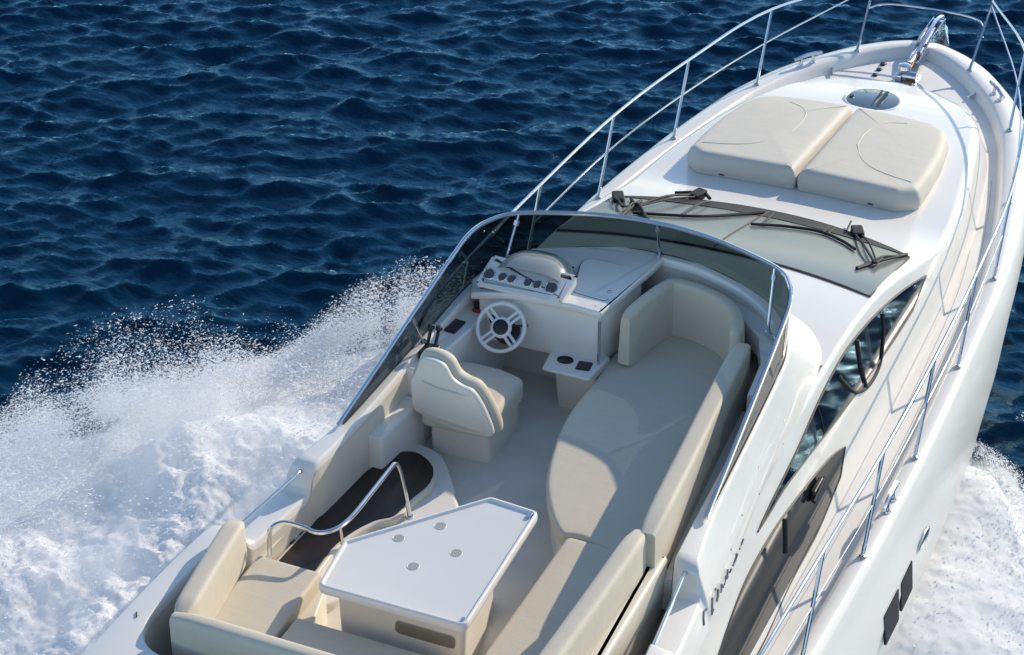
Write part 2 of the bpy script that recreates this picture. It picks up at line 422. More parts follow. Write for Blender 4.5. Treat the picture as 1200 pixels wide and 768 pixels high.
# windshield glass laid on the roof
def roof_patch(xa, xf, ymax, off, ny=28, nx=10, y0=None):
    o = MB(); V = []; yl = -ymax if y0 is None else y0
    for e in (off, off-.02):
        for i in range(nx+1):
            for j in range(ny+1):
                y = yl+(ymax-yl)*j/ny; x = xa(y)+(xf(y)-xa(y))*i/nx; V.append((x, y, roofz(x, y)+e))
    N = (nx+1)*(ny+1); F = []
    for i in range(nx):
        for j in range(ny):
            a = i*(ny+1)+j; q = (a, a+1, a+ny+2, a+ny+1); F.append(q); F.append(tuple(v+N for v in q[::-1]))
    edge = [j for j in range(ny+1)]+[i*(ny+1)+ny for i in range(1, nx+1)]+[nx*(ny+1)+j for j in range(ny-1, -1, -1)]+[i*(ny+1) for i in range(nx-1, 0, -1)]
    for k in range(len(edge)): a, b = edge[k], edge[(k+1) % len(edge)]; F.append((a, b, b+N, a+N))
    return o.add(V, F)
xaft = lambda y: 2.0-.11*(abs(y)/1.42)**2.5
xfrt = lambda y: 3.64-.42*(abs(y)/1.45)**2.2
recalc(obj('windshield', roof_patch(xaft, xfrt, 1.43, .010), 'wglass', CABIN))
recalc(obj('windshield_trim', roof_patch(lambda y: xfrt(y)-.02-.22*max(0, 1-(abs(y)/1.35)**3), lambda y: xfrt(y)+.02, 1.40, .016, nx=3), 'rubber', CABIN))
dv_ = MB(); dv_.tube([(x, .02, roofz(x, 0)+.012) for x in np.linspace(2.05, 3.6, 8)], .008, 6); obj('windshield_divider', dv_, 'gap', CABIN)
tr = MB()
ed = [(xaft(y), y) for y in np.linspace(-1.43, 1.43, 25)]+[(xfrt(y), y) for y in np.linspace(1.43, -1.43, 25)]
tr.tube([(x, y, roofz(x, y)+.008) for x, y in ed], .010, 6, closed=True); obj('windshield_seal', tr, 'gap', CABIN)
# fore hatch
hc = (7.08, 0)
hm = MB(); hm.lathe([(.315, -.03), (.315, .012), (.30, .026), (.285, .028), (.275, .02)], (hc[0], 0, roofz(7.08, 0)), (.045, 0, 1), 40); HT = obj('deck_hatch', hm, 'gel', CABIN)
hm = MB(); hm.lathe([(.278, 0), (.278, .026), (.26, .032)], (hc[0], 0, roofz(7.08, 0)), (.045, 0, 1), 40); obj('hatch_glass', hm, 'hatchglass', CABIN)
hm = MB(); z0 = roofz(7.08, 0)+.037; hm.box((7.06, -.10, z0), (.50, .035, .008)); hm.box((7.06, -.04, z0), (.52, .018, .008)); hm.box((7.05, .22, z0), (.05, .04, .02)); obj('hatch_frame', hm, 'black', CABIN)
# ---- flybridge moulding: rings of control points from the stern round the bow end (starboard mirrored)
CP = [ # Ain(x,y)       Aout(x,y)     ztop   Mid(x,y,z)           Bottom(x,y,z)
 ((-4.92, 0),    (-5.6, 0),    3.43, (-5.75, 0, 3.2),    (-5.6, 0, 2.95)),
 ((-4.92, .9),   (-5.6, .9),   3.43, (-5.75, .9, 3.2),   (-5.6, .9, 2.95)),
 ((-4.91, 1.26), (-5.58, 1.5), 3.43, (-5.75, 1.55, 3.2), (-5.5, 1.3, 2.95)),
 ((-4.84, 1.44), (-5.45, 1.69), 3.43, (-5.5, 1.74, 3.2), (-5.3, 1.5, 2.95)),
 ((-4.70, 1.535), (-5.1, 1.74), 3.43, (-5.1, 1.77, 3.2),  (-5.0, 1.52, 2.95)),
 ((-4.46, 1.575), (-4.5, 1.74), 3.43, (-4.5, 1.77, 3.22), (-4.5, 1.54, 3.0)),
 ((-3.75, 1.56), (-3.8, 1.72), 3.43, (-3.8, 1.775, 3.06), (-3.8, 1.62, 2.93)),
 ((-3.52, 1.54), (-3.55, 1.69), 3.42, (-3.55, 1.76, 3.05), (-3.55, 1.62, 2.94)),
 ((-3.46, 1.50), (-3.45, 1.66), 3.28, (-3.45, 1.755, 3.03), (-3.45, 1.62, 2.94)),
 ((-3.36, 1.48), (-3.35, 1.65), 3.23, (-3.35, 1.75, 3.02), (-3.35, 1.62, 2.94)),
 ((-2.80, 1.42), (-2.80, 1.60), 3.23, (-2.8, 1.71, 3.02), (-2.8, 1.59, 2.95)),
 ((-2.74, 1.41), (-2.74, 1.58), 3.27, (-2.74, 1.705, 3.03), (-2.74, 1.58, 2.95)),
 ((-2.69, 1.40), (-2.69, 1.55), 3.42, (-2.69, 1.70, 3.05), (-2.69, 1.58, 2.96)),
 ((-2.62, 1.385), (-2.6, 1.52), 3.46, (-2.6, 1.69, 3.05), (-2.6, 1.57, 2.96)),
 ((-2.15, 1.355), (-2.1, 1.45), 3.47, (-2.05, 1.64, 3.05), (-2.0, 1.55, 2.97)),
 ((-1.2, 1.325), (-1.15, 1.40), 3.53, (-1.1, 1.53, 3.16), (-1.1, 1.50, 3.04)),
 ((-.35, 1.28), (-.28, 1.36), 3.61, (-.15, 1.44, 3.34), (-.1, 1.46, 3.09)),
 ((.05, 1.18), (.13, 1.26), 3.665, (.30, 1.35, 3.38), (.65, 1.40, 3.08)),
 ((.30, .98), (.38, 1.04), 3.72, (.55, 1.12, 3.42), (1.05, 1.18, 3.10)),
 ((.50, .60), (.58, .63), 3.765, (.74, .68, 3.46), (1.3, .72, 3.14)),
 ((.585, .25), (.66, .26), 3.785, (.82, .28, 3.48), (1.40, .3, 3.16)),
 ((.60, 0), (.675, 0), 3.785, (.83, 0, 3.48), (1.42, 0, 3.16))]
idx = np.arange(len(CP)); ii = np.linspace(0, len(CP)-1, (len(CP)-1)*10+1)
def cc(f): return pchip(ii, idx, [f(c) for c in CP])
AI = np.stack([cc(lambda c: c[0][0]), cc(lambda c: c[0][1]), cc(lambda c: c[2])], 1)
AO = np.stack([cc(lambda c: c[1][0]), cc(lambda c: c[1][1]), cc(lambda c: c[2])], 1)
MI = np.stack([cc(lambda c: c[3][k]) for k in range(3)], 1)
BO = np.stack([cc(lambda c: c[4][k]) for k in range(3)], 1)
for i in range(len(BO)):
    f_ = min(1, max(0, (BO[i][0]-.35)/.5)); BO[i][2] = BO[i][2]*(1-f_)+f_*(roofz(BO[i][0], BO[i][1])-.015)
def outward(A, B): return (B-A)/np.maximum(np.linalg.norm(B-A, axis=1, keepdims=True), 1e-6)
ow = outward(AI, AO)
def zoff(P, dz): Q = P.copy(); Q[:, 2] += dz; return Q
FL = 2.85
INW = AI-ow*.018; INW[:, 2] -= .03
INF = AI-ow*.03; INF[:, 2] = FL-.01
ringsF = [INF, INW, zoff(AI-ow*.008, -.008), AI, AO*.97+AI*.03, zoff(AO+ow*.012, -.010), zoff(AO+ow*.022, -.035)]
P1 = AO+ow*.022; P1[:, 2] -= .035
for t in (.25, .5, .75, 1.0):
    q = P1*(1-t)**2+2*t*(1-t)*(MI*1.0)+BO*t*t
    # pass the curve through the mid control a little more firmly
    q = q*.55+(P1*(1-min(1, 2*t))+MI*min(1, 2*t) if t <= .5 else MI*(2-2*t)+BO*(2*t-1))*.45
    ringsF.append(q)
def mirror_loop(Q): 
    return [tuple(p) for p in Q]+[(p[0], -p[1], p[2]) for p in Q[::-1][1:-1]]
fb = MB(); fb.rings([mirror_loop(Q) for Q in ringsF], True, False, False)
FLY = recalc(obj('flybridge', fb, 'gel', YACHT, 45))
fl = MB(); n_ = len(INF); V = []
for p in INF:
    for j in range(9): V.append((p[0], p[1]*(1-j/4), FL))
fl.add(V, [(i*9+j, i*9+j+1, (i+1)*9+j+1, (i+1)*9+j) for i in range(n_-1) for j in range(8)])
obj('flybridge_floor', fl, 'floor', YACHT)
# cream liner inside the coaming
ln = MB(); L0 = INF-ow*.004; L1 = INW-ow*.006; L1[:, 2] -= .03; L0[:, 2] = FL
ln.rings([mirror_loop(L0), mirror_loop(L1)], True, False, False); obj('coaming_liner', ln, 'cream', FLY)

ldg = [(.60, -.10), (.585, -.25), (.50, -.60), (.30, -.98), (.05, -1.18), (-.35, -1.28), (-.8, -1.31), (-.8, -1.24), (-.35, -1.19), (.0, -1.06), (.20, -.86), (.38, -.55), (.45, -.25), (.45, -.10)]
lb = MB(); lb.slab(ccw(ldg), 3.45, 3.63, .01); obj('screen_ledge', lb, 'gel', FLY)
lb = MB(); lb.slab(ccw([(-.5, -1.10), (-.5, -1.30), (-1.3, -1.335), (-2.2, -1.36), (-2.66, -1.40), (-2.66, -1.30), (-1.8, -1.20)]), 3.0, 3.27, .01); obj('infill_shelf', lb, 'shellw', FLY)  # pale shelf added to lighten the dark gap between backrest and coaming
# ---- smoked windscreen of the flybridge
half = [(-2.2, 1.43, 3.50), (-1.6, 1.405, 3.665), (-1.0, 1.38, 3.835), (-.45, 1.352, 3.99), (-.14, 1.325, 4.075), (.08, 1.245, 4.105), (.26, 1.08, 4.115), (.45, .60, 4.12), (.53, .25, 4.12), (.545, 0, 4.12)]
base = [(-2.15, 1.42, 3.468), (-1.6, 1.40, 3.50), (-1.0, 1.375, 3.545), (-.45, 1.35, 3.592), (-.17, 1.325, 3.628), (.1, 1.235, 3.66), (.35, 1.03, 3.715), (.55, .62, 3.764), (.64, .25, 3.784), (.655, 0, 3.785)]
hp = half+[(p[0], -p[1], p[2]) for p in half[::-1][1:]]; bp_ = base+[(p[0], -p[1], p[2]) for p in base[::-1][1:]]
hp = catmull([Vector(p) for p in hp], 5); bp_ = catmull([Vector(p) for p in bp_], 5)
g = MB(); g.rings([[b for b in bp_], [b.lerp(h, .5)+Vector((.006, 0, 0)) for b, h in zip(bp_, hp)], [h for h in hp]], closed=False, cap0=False, cap1=False)
SCR = recalc(obj('flybridge_windscreen', g, 'tint', YACHT))
fr = MB(); fr.tube(hp, .019, 10); obj('screen_rail', fr, 'steel', SCR)
fr = MB(); fr.tube([p+Vector((0, 0, -.006)) for p in bp_], .009, 6); obj('screen_seal', fr, 'rubber', SCR)
def post(b, t, r=.012):
    m = MB(); m.tube([b, t], r, 8); b = Vector(b); t = Vector(t); q = b.lerp(t, .86)
    m.lathe([(r+.012, -.02), (r+.012, .02)], q, t-b, 10); m.lathe([(r+.02, -.0), (r+.014, .02)], b, t-b, 10)
    obj('screen_post', m, 'steel', SCR)
post((.62, 0, 3.79), (.545, .0, 4.11))
for s in (1, -1):
    post((.02, s*1.12, 3.675), (.25, s*1.075, 4.11)); post((-.98, s*1.33, 3.54), (-1.08, s*1.375, 3.81), .009)
    m = MB(); m.tube([(.02, s*1.12, 3.69), (-.06, s*1.2, 3.70), (-.16, s*1.30, 3.66)], .011, 8, 4); obj('screen_brace', m, 'steel', SCR)
# ================================================================== helm
dz = 3.765
ds = MB()
aft_edge = [(-.40, 1.20), (-.37, .85), (-.35, .34), (-.37, .105)]
fore = [(.46, -.035), (.60, -.05), (.63, .0), (.615, .25), (.53, .60), (.34, 1.0), (.10, 1.21), (-.17, 1.30)]
dash_o = ccw(aft_edge+fore)
ds.slab(rpoly(dash_o, .02, 3), 3.70, dz, .02, both=True, warp=lambda x, y, z: (x, y, z+.02*max(0, (x+.3)/.9)-.28*max(0, y-.98)))
# console body below: vertical cream face
DASH = obj('dashboard', ds, 'gel', YACHT)
cf = MB(); cf.slab(rpoly([(-.345, 1.16), (-.33, .34), (-.345, .115), (.3, .02), (.3, .9), (.05, 1.12)], .02, 3), 3.26, 3.715, .015, both=True); obj('console_face', cf, 'gel', DASH)
cf = MB(); cf.slab(rpoly([(-.05, 1.2), (-.05, .08), (.3, .02), (.3, .9)], .02, 3), 2.85, 3.29, .01); obj('footwell_panel', cf, 'floor', DASH)
# locker lid with a fine gap around it
lid = rpoly([(.39, .58), (-.17, .43), (-.20, .13), (.38, .05)], [.12, .05, .05, .12], 5)
lm = MB(); lm.slab(lid, dz-.004, dz+.004, .003); obj('lid_gap', lm, 'dark', DASH)
lm = MB(); lm.slab(inset(lid, .008), dz-.002, dz+.009, .006); LID = obj('locker_lid', lm, 'gel', DASH)
lm = MB(); lm.lathe([(.016, 0), (.018, .006), (.01, .008)], (-.06, .16, dz+.008), n=14); obj('lid_latch', lm, 'steel', DASH)
for p in ((-.29, .18), (-.31, .12), (.44, .0), (-.1, .09)):
    sc = MB(); sc.lathe([(.008, 0), (.007, .004)], (p[0], p[1], dz+.001), n=8); obj('deck_screw', sc, 'steel', DASH)
# sloping instrument panel and its hood
ax = Vector((-.62, 0, .78)).normalized()
ip = MB()
ipo = [(-.36, 1.17), (-.365, .45), (-.16, .42), (-.14, 1.14)]
def ipz(x): return dz+.012+max(0, (x+.37))*.42
ip.slab(rpoly([(-.365, 1.175), (-.37, .44), (-.10, .41), (-.08, 1.15)], .03, 4), 0, 1, .05, warp=lambda x, y, z: (x, y, (dz-.01)*(1-z)+ipz(x)*z), rn=1)
IP = obj('instrument_panel', ip, 'gel', DASH)
gy = [(1.10, .052), (.985, .036), (.905, .036), (.765, .036), (.685, .036), (.565, .056)]
for y, r in gy:
    c = Vector((-.262, y, ipz(-.262)-.002))
    gm = MB(); gm.lathe([(r, 0), (r, .012), (r*.9, .016), (r*.82, .011)], c, ax, 20); obj('gauge_bezel', gm, 'steel', IP)
    gm = MB(); gm.lathe([(r*.84, .004), (r*.84, .0125)], c, ax, 20)
    obj('gauge', gm, 'gauge', IP)
hd = MB()  # smoked acrylic hood: half dome arched over the gauges
rows = []
for k in range(9):
    a = k/8; xx = -.175+.36*a; zz = ipz(-.175)+.006+.082*math.sin(math.pi*(.18+.82*a)*.98)*(1-.12*a)
    y1 = 1.155-.10*a**2; y0 = .435+.13*a**2
    row = []
    for j in range(17):
        s = -1+2*j/16; y = (y0+y1)/2+(y1-y0)/2*s
        prof = (1-abs(s)**3.2)
        row.append((xx-.05*(1-abs(s)**2)*(1-a)+.0, y, (dz+.004)*(1-prof)+zz*prof if a < .98 else dz+.004))
    rows.append(row)
hd.rings(rows, closed=False, cap0=False, cap1=False); HO = recalc(obj('instrument_hood', hd, 'clearhood', DASH, 60))
hr = MB(); hr.tube(rows[-1], .010, 6); obj('hood_trim', hr, 'rubber', DASH)
# port ledge beside the wheel, with switch panel and throttle
lg = MB(); lg.slab(rpoly([(.12, 1.20), (-.36, 1.33), (-1.32, 1.345), (-1.30, 1.18), (-1.1, 1.16), (-.40, 1.09), (.1, 1.05)], .03, 3), 2.86, 3.50, .02); LEDGE = obj('side_ledge', lg, 'gel', YACHT)
sw = MB(); sw.box((-.62, 1.25, 3.508), (.19, .125, .02), Matrix.Rotation(R(-3), 3, 'Z'), .012); obj('switch_panel', sw, 'black', LEDGE)
sw = MB(); sw.box((-.335, 1.16, 3.56), (.012, .09, .06)); sw.box((-.33, 1.10, 3.62), (.012, .03, .03)); SWP = obj('ignition_panel', sw, 'black', LEDGE)
sw = MB(); sw.box((-.352, 1.175, 3.515), (.012, .07, .035), bev=.004); obj('stop_switch', sw, 'red', LEDGE)
th = MB(); th.box((-1.08, 1.235, 3.53), (.17, .13, .07), bev=.025)
for y in (1.20, 1.265):
    th.tube([(-1.08, y, 3.54), (-1.02, y, 3.62), (-.98, y, 3.69)], .014, 8, 3); th.lathe([(.012, -.01), (.028, .005), (.026, .03), (.01, .04)], (-.98, y, 3.68), (.4, 0, 1), 12)
obj('throttle_lever', th, 'black', LEDGE)
lo = MB(); lo.slab(rpoly([(-1.33, 1.345), (-1.95, 1.37), (-1.95, 1.22), (-1.33, 1.16)], .03, 3), 2.86, 3.27, .02); obj('lower_ledge', lo, 'gel', YACHT)
# steering wheel
wc = Vector((-.53, .88, 3.535)); wn = Vector((-.80, -.10, .62)).normalized()
wu = (Vector((0, 0, 1))-wn*wn.z).normalized(); wr = wn.cross(wu)
def wp(a, r, h=0): return wc+wu*(math.cos(a)*r)+wr*(math.sin(a)*r)+wn*h
rim = MB(); rim.tube([wp(2*math.pi*k/40, .19) for k in range(40)], .0165, 10, closed=True); WH = obj('steering_wheel', rim, mat('white_wheel', (.78, .78, .77), .3, coat=.4), YACHT)
spk = MB()
for a in (R(45), R(135), R(225), R(315)):
    for da in (-.16, .16): spk.tube([wp(a+da*1.9, .07, -.006), wp(a+da*.75, .18, 0)], .0125, 8)
obj('wheel_spokes', spk, WH.data.materials[0], WH)
hub = MB(); hub.lathe([(.085, -.02), (.085, .0), (.075, .010), (.066, .012)], wc, wn, 24); obj('wheel_hub', hub, WH.data.materials[0], WH)
hub = MB(); hub.lathe([(.062, 0), (.062, .016), (.045, .022)], wc, wn, 24); obj('hub_cap', hub, 'black', WH)
cl = MB(); cl.tube([wc-wn*.02, wc-wn*.16, wc-wn*.24+Vector((.02, 0, -.02))], .035, 12); cl.lathe([(.10, 0), (.11, .03), (.07, .05)], wc-wn*.23, wn, 20)
cl.tube([wp(R(300), .05, -.08), wp(R(285), .20, -.08)], .01, 8); cl.lathe([(.03, 0), (.03, .02)], wp(R(300), .16, -.20), wn, 12); cl.lathe([(.05, 0), (.05, .02)], wp(R(-25), .13, -.20), wn, 12); cl.lathe([(.05, 0), (.05, .02)], wp(R(55), .13, -.20), wn, 12)
obj('steering_column', cl, 'black', WH)
# pod with drink holder right of the wheel
pd = MB(); pd.slab(rpoly([(-.30, .54), (-.23, .07), (-.60, .10), (-.60, .50)], .025, 4), 3.27, 3.30, .012, both=True); POD = obj('console_pod', pd, 'gel', YACHT)
pd = MB(); pd.slab(rpoly([(-.24, .46), (-.2, .07), (-.50, .10), (-.50, .44)], .03, 4), 2.85, 3.275, .01, warp=lambda x, y, z: (x+(3.28-z)*.18*(x+.24)/.26*-1, y, z)); obj('pod_body', pd, 'cream', POD)
pd = MB(); c = Vector((-.425, .375, 3.298)); pd.rings([[c+Vector((.055*r*math.cos(a), .068*r*math.sin(a), h)) for a in np.linspace(0, 2*math.pi, 29)[:-1]] for r, h in ((1, 0), (1, .008), (.85, .010), (.8, .002))]); obj('drink_holder', pd, 'black', POD)
pd = MB(); pd.box((-.45, .205, 3.304), (.125, .115, .012), Matrix.Rotation(R(8), 3, 'Z'), .014); obj('switch_panel', pd, 'black', POD)
gb = MB(); gb.tube([(-.375, .115, 3.30), (-.38, .11, 3.70)], .013, 10); obj('grab_bar', gb, 'steel', DASH)

# ================================================================== settee moulding, companionway
sb = MB()
sofa_o = smooth2([(-.05, .10), (-.46, .085), (-.99, .09), (-1.47, .02), (-1.99, -.14), (-2.42, -.42), (-2.43, -.6), (-2.42, -1.1), (-1.2, -1.1), (.1, -1.05), (.42, -.7), (.45, -.2), (.3, .05)], 5)
sb.slab(inset(sofa_o, .03), 2.85, 3.12, .02); obj('settee_moulding', sb, 'cream', YACHT)
ub = MB(); ub.slab(rpoly([(-2.46, -.53), (-3.98, -.53), (-3.98, .72), (-3.53, .84), (-3.53, 1.36), (-4.78, 1.36), (-4.78, -1.32), (-2.46, -1.3)], .03, 3), 2.85, 3.12, .015); obj('settee_moulding', ub, 'cream', YACHT)
# liner between the backrests and the starboard coaming
lr = MB(); lr.slab(rpoly([(-2.60, -1.20), (-4.75, -1.20), (-4.75, -1.34), (-2.60, -1.31)], .03, 3), 3.10, 3.42, .03, both=True); obj('backrest_ledge', lr, 'cream', YACHT)
# companionway with dark sliding lid
mo = MB()
mo_o = smooth2([(-3.52, 1.40), (-3.50, .90), (-3.0, .80), (-2.5, .62), (-2.15, .50), (-1.93, .62), (-1.72, .76), (-1.50, .95), (-1.44, 1.2), (-1.6, 1.40), (-2.2, 1.43), (-3, 1.43)], 6)
mo.slab(mo_o, 2.85, 2.93, .03, rn=5); COMP = obj('companionway', mo, 'gel', YACHT)
lido = smooth2([(-3.40, 1.385), (-3.40, 1.08), (-2.90, 1.07), (-2.58, .97), (-2.44, .85), (-2.2, .825), (-1.98, .79), (-1.80, .83), (-1.68, .93), (-1.61, 1.09), (-1.68, 1.24), (-1.88, 1.32), (-2.27, 1.39), (-2.8, 1.40)], 6)
li = MB(); li.slab(lido, 2.92, 2.985, .02, rn=4); obj('hatch_rim', li, 'cream', COMP)
li = MB(); li.slab(inset(lido, .03), 2.96, 2.993, .006); obj('hatch_lid', li, 'lid', COMP)
for x in (-2.62, -2.72, -2.88, -3.0):
    hg = MB(); hg.box((x, 1.405, 2.975), (.05, .02, .03), bev=.005); obj('hatch_hinge', hg, 'black', COMP)
hg = MB(); hg.box((-1.80, 1.27, 3.0), (.07, .05, .03), bev=.01); obj('hatch_knob', hg, 'black', COMP)
rl = MB(); rl.tube([(-3.47, 1.31, 3.22), (-3.465, 1.305, 3.40), (-3.44, 1.28, 3.46), (-3.39, 1.22, 3.475), (-3.36, 1.10, 3.455), (-3.36, .98, 3.44), (-3.29, .88, 3.45), (-3.12, .84, 3.455), (-2.8, .85, 3.45), (-2.50, .86, 3.45), (-2.42, .86, 3.445), (-2.385, .845, 3.39), (-2.35, .82, 3.15), (-2.325, .805, 2.93)], .0165, 10, 5)
HRAIL = obj('handrail', rl, 'steel', COMP)
rl = MB(); rl.tube([(-3.25, .862, 3.44), (-3.13, .90, 2.93)], .012, 8); obj('handrail_support', rl, 'steel', COMP)
rl = MB(); rl.lathe([(.03, 0), (.028, .012)], (-2.325, .805, 2.928), n=14); obj('handrail_foot', rl, 'steel', COMP)
# grab rails in the dips of the coaming
for s in (1, -1):
    m = MB(); m.tube([(-2.70, s*1.475, 3.395), (-2.78, s*1.475, 3.40), (-3.46, s*1.545, 3.395), (-3.54, s*1.55, 3.39)], .014, 10, 3); obj('coaming_rail', m, 'steel', FLY)
ch = MB(); ch.lathe([(.052, 0), (.052, .008), (.044, .014), (.038, .010)], (-5.0, .66, 3.43), n=24); obj('aft_fitting', ch, 'gel', FLY)
ch = MB(); ch.lathe([(.037, .004), (.037, .011)], (-5.0, .66, 3.43), n=24); obj('fitting_glass', ch, 'hatchglass', FLY)
for x, y in ((-4.62, 1.64), (-4.99, 1.12)):
    m = MB(); m.box((x, y, 3.436), (.05, .008, .008), Matrix.Rotation(R(35), 3, 'Z')); obj('snap_hook', m, 'dark', FLY)
# name strokes on the starboard shoulder, as the photograph shows them
from mathutils.bvhtree import BVHTree
FBV = BVHTree.FromPolygons([tuple(v.co) for v in FLY.data.vertices], [tuple(p.vertices) for p in FLY.data.polygons])
def fly_y(x, z):
    h = FBV.ray_cast(Vector((x, -4, z)), Vector((0, 1, 0))); return -h[0].y if h[0] is not None else 1.6
for x, z in ((-1.2, 3.30), (-.55, 3.30), (-1.7, 3.22), (-2.05, 3.17), (-1.3, 3.14), (-.6, 3.13)):
    sc = MB(); sc.lathe([(.010, -.006), (.009, .003)], (x, -fly_y(x, z), z), (0, -1, .3), 8); obj('snap_stud', sc, 'steel', FLY)
x0, z0, dxw, dzw = -2.84, 3.12, .148, -.016
def letter(k, strokes):
    lt = MB()
    for pts, r in strokes:
        q = [(x0+dxw*k+u*.095+v*.035, z0+dzw*k+v*.058) for u, v in pts]; lt.tube([(x, -(fly_y(x, z)+.005), z) for x, z in q], r*.8, 6)
    obj('letter', lt, 'letter', FLY)
letter(0, [([(0, -.1), (.15, .45), (.45, .75), (.9, .7)], .010)])
letter(1, [([(.6, -.1), (.1, -.2), (.35, .4), (.6, 1.0)], .010)])
letter(2, [([(.0, .1), (.35, .3), (.55, .8)], .012)]); letter(2, [([(-.1, 1.25), (.05, 1.3)], .009)])
letter(2.75, [([(0, .1), (.3, .7), (.55, .2)], .010)])
letter(3.5, [([(0, .0), (.2, .8), (.45, .35), (.75, .95), (.9, .1)], .010)])
letter(4.5, [([(0, .7), (.15, .15), (.5, .1)], .011)])
letter(5.2, [([(.1, .1), (.5, .25), (.65, .95), (.35, 1.1)], .012)])
letter(6.3, [([(.0, .75), (.35, .7), (.6, .2)], .009)]); letter(6.45, [([(.3, .8), (.55, 1.2)], .010)])
letter(7.0, [([(.3, -.1), (.42, .1)], .012)])
# ================================================================== foredeck fittings
RAIL_OFF = Vector((.38, -.005, .745))
def sh(x):  # stanchion foot on the gunwale at station x
    y = float(np.interp(x, [p.x for p in sheer], [p.y for p in sheer])); return Vector((x, y, 2.088))
xs = [-3.1, -1.75, -.35, 1.12, 2.64, 4.29, 5.84, 7.45]
feet = [sh(x) for x in xs]+[Vector((8.75, .65, 2.088))]
tops = [f+RAIL_OFF for f in feet[:-1]]+[Vector((9.42, .69, 2.66))]
rpS = [Vector((-3.6, 1.99, 2.45)), Vector((-3.35, 2.0, 2.72))]+tops
rpP = [Vector((.22, 2.115, 2.09)), Vector((.36, 2.115, 2.5)), Vector((.62, 2.115, 2.76))]+tops[3:]
RL = None
for s in (1, -1):
    rp = rpP if s == 1 else rpS
    k = lambda p: Vector((p.x, s*p.y, p.z))
    m = MB(); m.tube([k(p) for p in rp], .0155, 10, 6); o = obj('bow_rail', m, 'steel', YACHT); RL = RL or o; cur = o
    mid = [f.lerp(t, .55) for f, t in zip(feet[4:-1], tops[4:-1])]+[feet[-1].lerp(tops[-1], .94)]
    if s == 1:
        m = MB(); m.tube([k(p) for p in mid], .0085, 8, 6); obj('mid_rail', m, 'steel', cur)
    else:
        m = MB(); m.tube([k(p) for p in mid[-4:]], .011, 8, 6); m.tube([k(p) for p in [f.lerp(t, .5) for f, t in zip(feet[:6], tops[:6])]], .007, 8, 6); obj('mid_rail', m, 'steel', cur)
    for f, t in (zip(feet[3:], tops[3:]) if s == 1 else zip(feet, tops)):
        m = MB(); m.tube([k(f)-Vector((0, 0, .01)), k(t)], .0155, 8); d_ = (k(t)-k(f)).normalized()
        m.lathe([(.034, -.004), (.030, .012), (.019, .02), (.018, .10), (.0135, .105)], k(f), d_, 12)
        obj('stanchion', m, 'steel', cur)
fr = [feet[-1].lerp(tops[-1], .62)]
m = MB(); a = fr[0]; m.tube([(a.x, a.y, a.z), (a.x+.20, a.y*.80, a.z+.0), (a.x+.27, .25, a.z), (a.x+.27, -.25, a.z), (a.x+.2, -a.y*.8, a.z), (a.x, -a.y, a.z)], .012, 8, 5); obj('pulpit_bar', m, 'steel', RL)
a = tops[-1]; m = MB(); m.tube([(a.x, a.y, a.z), (a.x+.25, a.y*.8, a.z+.02), (a.x+.36, .25, a.z+.03), (a.x+.36, -.25, a.z+.03), (a.x+.25, -a.y*.8, a.z+.02), (a.x, -a.y, a.z)], .0155, 8, 5); obj('pulpit_top', m, 'steel', RL)
def cleat(p, ang, L=.40):
    m = MB(); rt = Matrix.Rotation(ang, 3, 'Z'); p = Vector(p)
    m.tube([p+rt @ Vector((u, 0, .095+.01*math.cos(u/L*math.pi*2))) for u in np.linspace(-L/2, L/2, 9)], .023, 8)
    for u in (-L*.22, L*.22): m.tube([p+rt @ Vector((u, 0, -.005)), p+rt @ Vector((u*.9, 0, .09))], .017, 8); m.lathe([(.035, 0), (.03, .012)], p+rt @ Vector((u, 0, -.003)), n=12)
    obj('cleat', m, 'steel', DECK)
cleat((8.20, 1.07, 2.09), R(-33)); cleat((8.20, -1.09, 2.09), R(33)); cleat((.39, -2.115, 2.09), R(1)); cleat((.39, 2.115, 2.09), R(-1))
for s in (1, -1):
    m = MB(); m.tube([(8.33, s*.80, 1.95), (8.33, s*.80, 2.0)], .02, 8); m.tube([(8.26, s*.77, 2.0), (8.40, s*.83, 2.0)], .015, 8); obj('deck_fitting', m, 'steel', DECK)
# foot switches
for x in (8.79, 8.63, 8.47):
    m = MB(); m.lathe([(.045, 0), (.045, .02), (.03, .028)], (x, .34, 1.945), n=16); m.box((x-.02, .34, 1.975), (.06, .055, .03), bev=.01); obj('foot_switch', m, 'black', DECK)
# windlass
wl = MB(); wl.box((8.50, -.02, 1.965), (.30, .26, .03), bev=.01); wl.lathe([(.085, 0), (.085, .03), (.05, .05), (.05, .09), (.075, .11), (.07, .15), (.03, .165)], (8.52, .03, 1.975), n=20)
wl.tube([(8.46, -.13, 2.03), (8.46, .02, 2.03)], .055, 14); wl.box((8.42, .06, 2.02), (.10, .08, .08), bev=.02)
WL = obj('windlass', wl, 'steel', DECK)
m = MB(); m.lathe([(.03, 0), (.028, .02), (.01, .03)], (8.37, -.09, 1.97), n=12); m.box((8.40, -.06, 1.98), (.08, .1, .03), bev=.01); obj('windlass_brake', m, 'brass', DECK)
m = MB(); m.tube([(8.80, -.27, 1.95), (8.50, -.26, 1.95)], .006, 6); m.tube([(8.82, -.33, 1.952), (8.82, -.20, 1.952)], .008, 6); m.tube([(8.46, -.34, 1.952), (8.46, -.18, 1.952)], .008, 6); obj('deck_latch', m, 'steel', DECK)
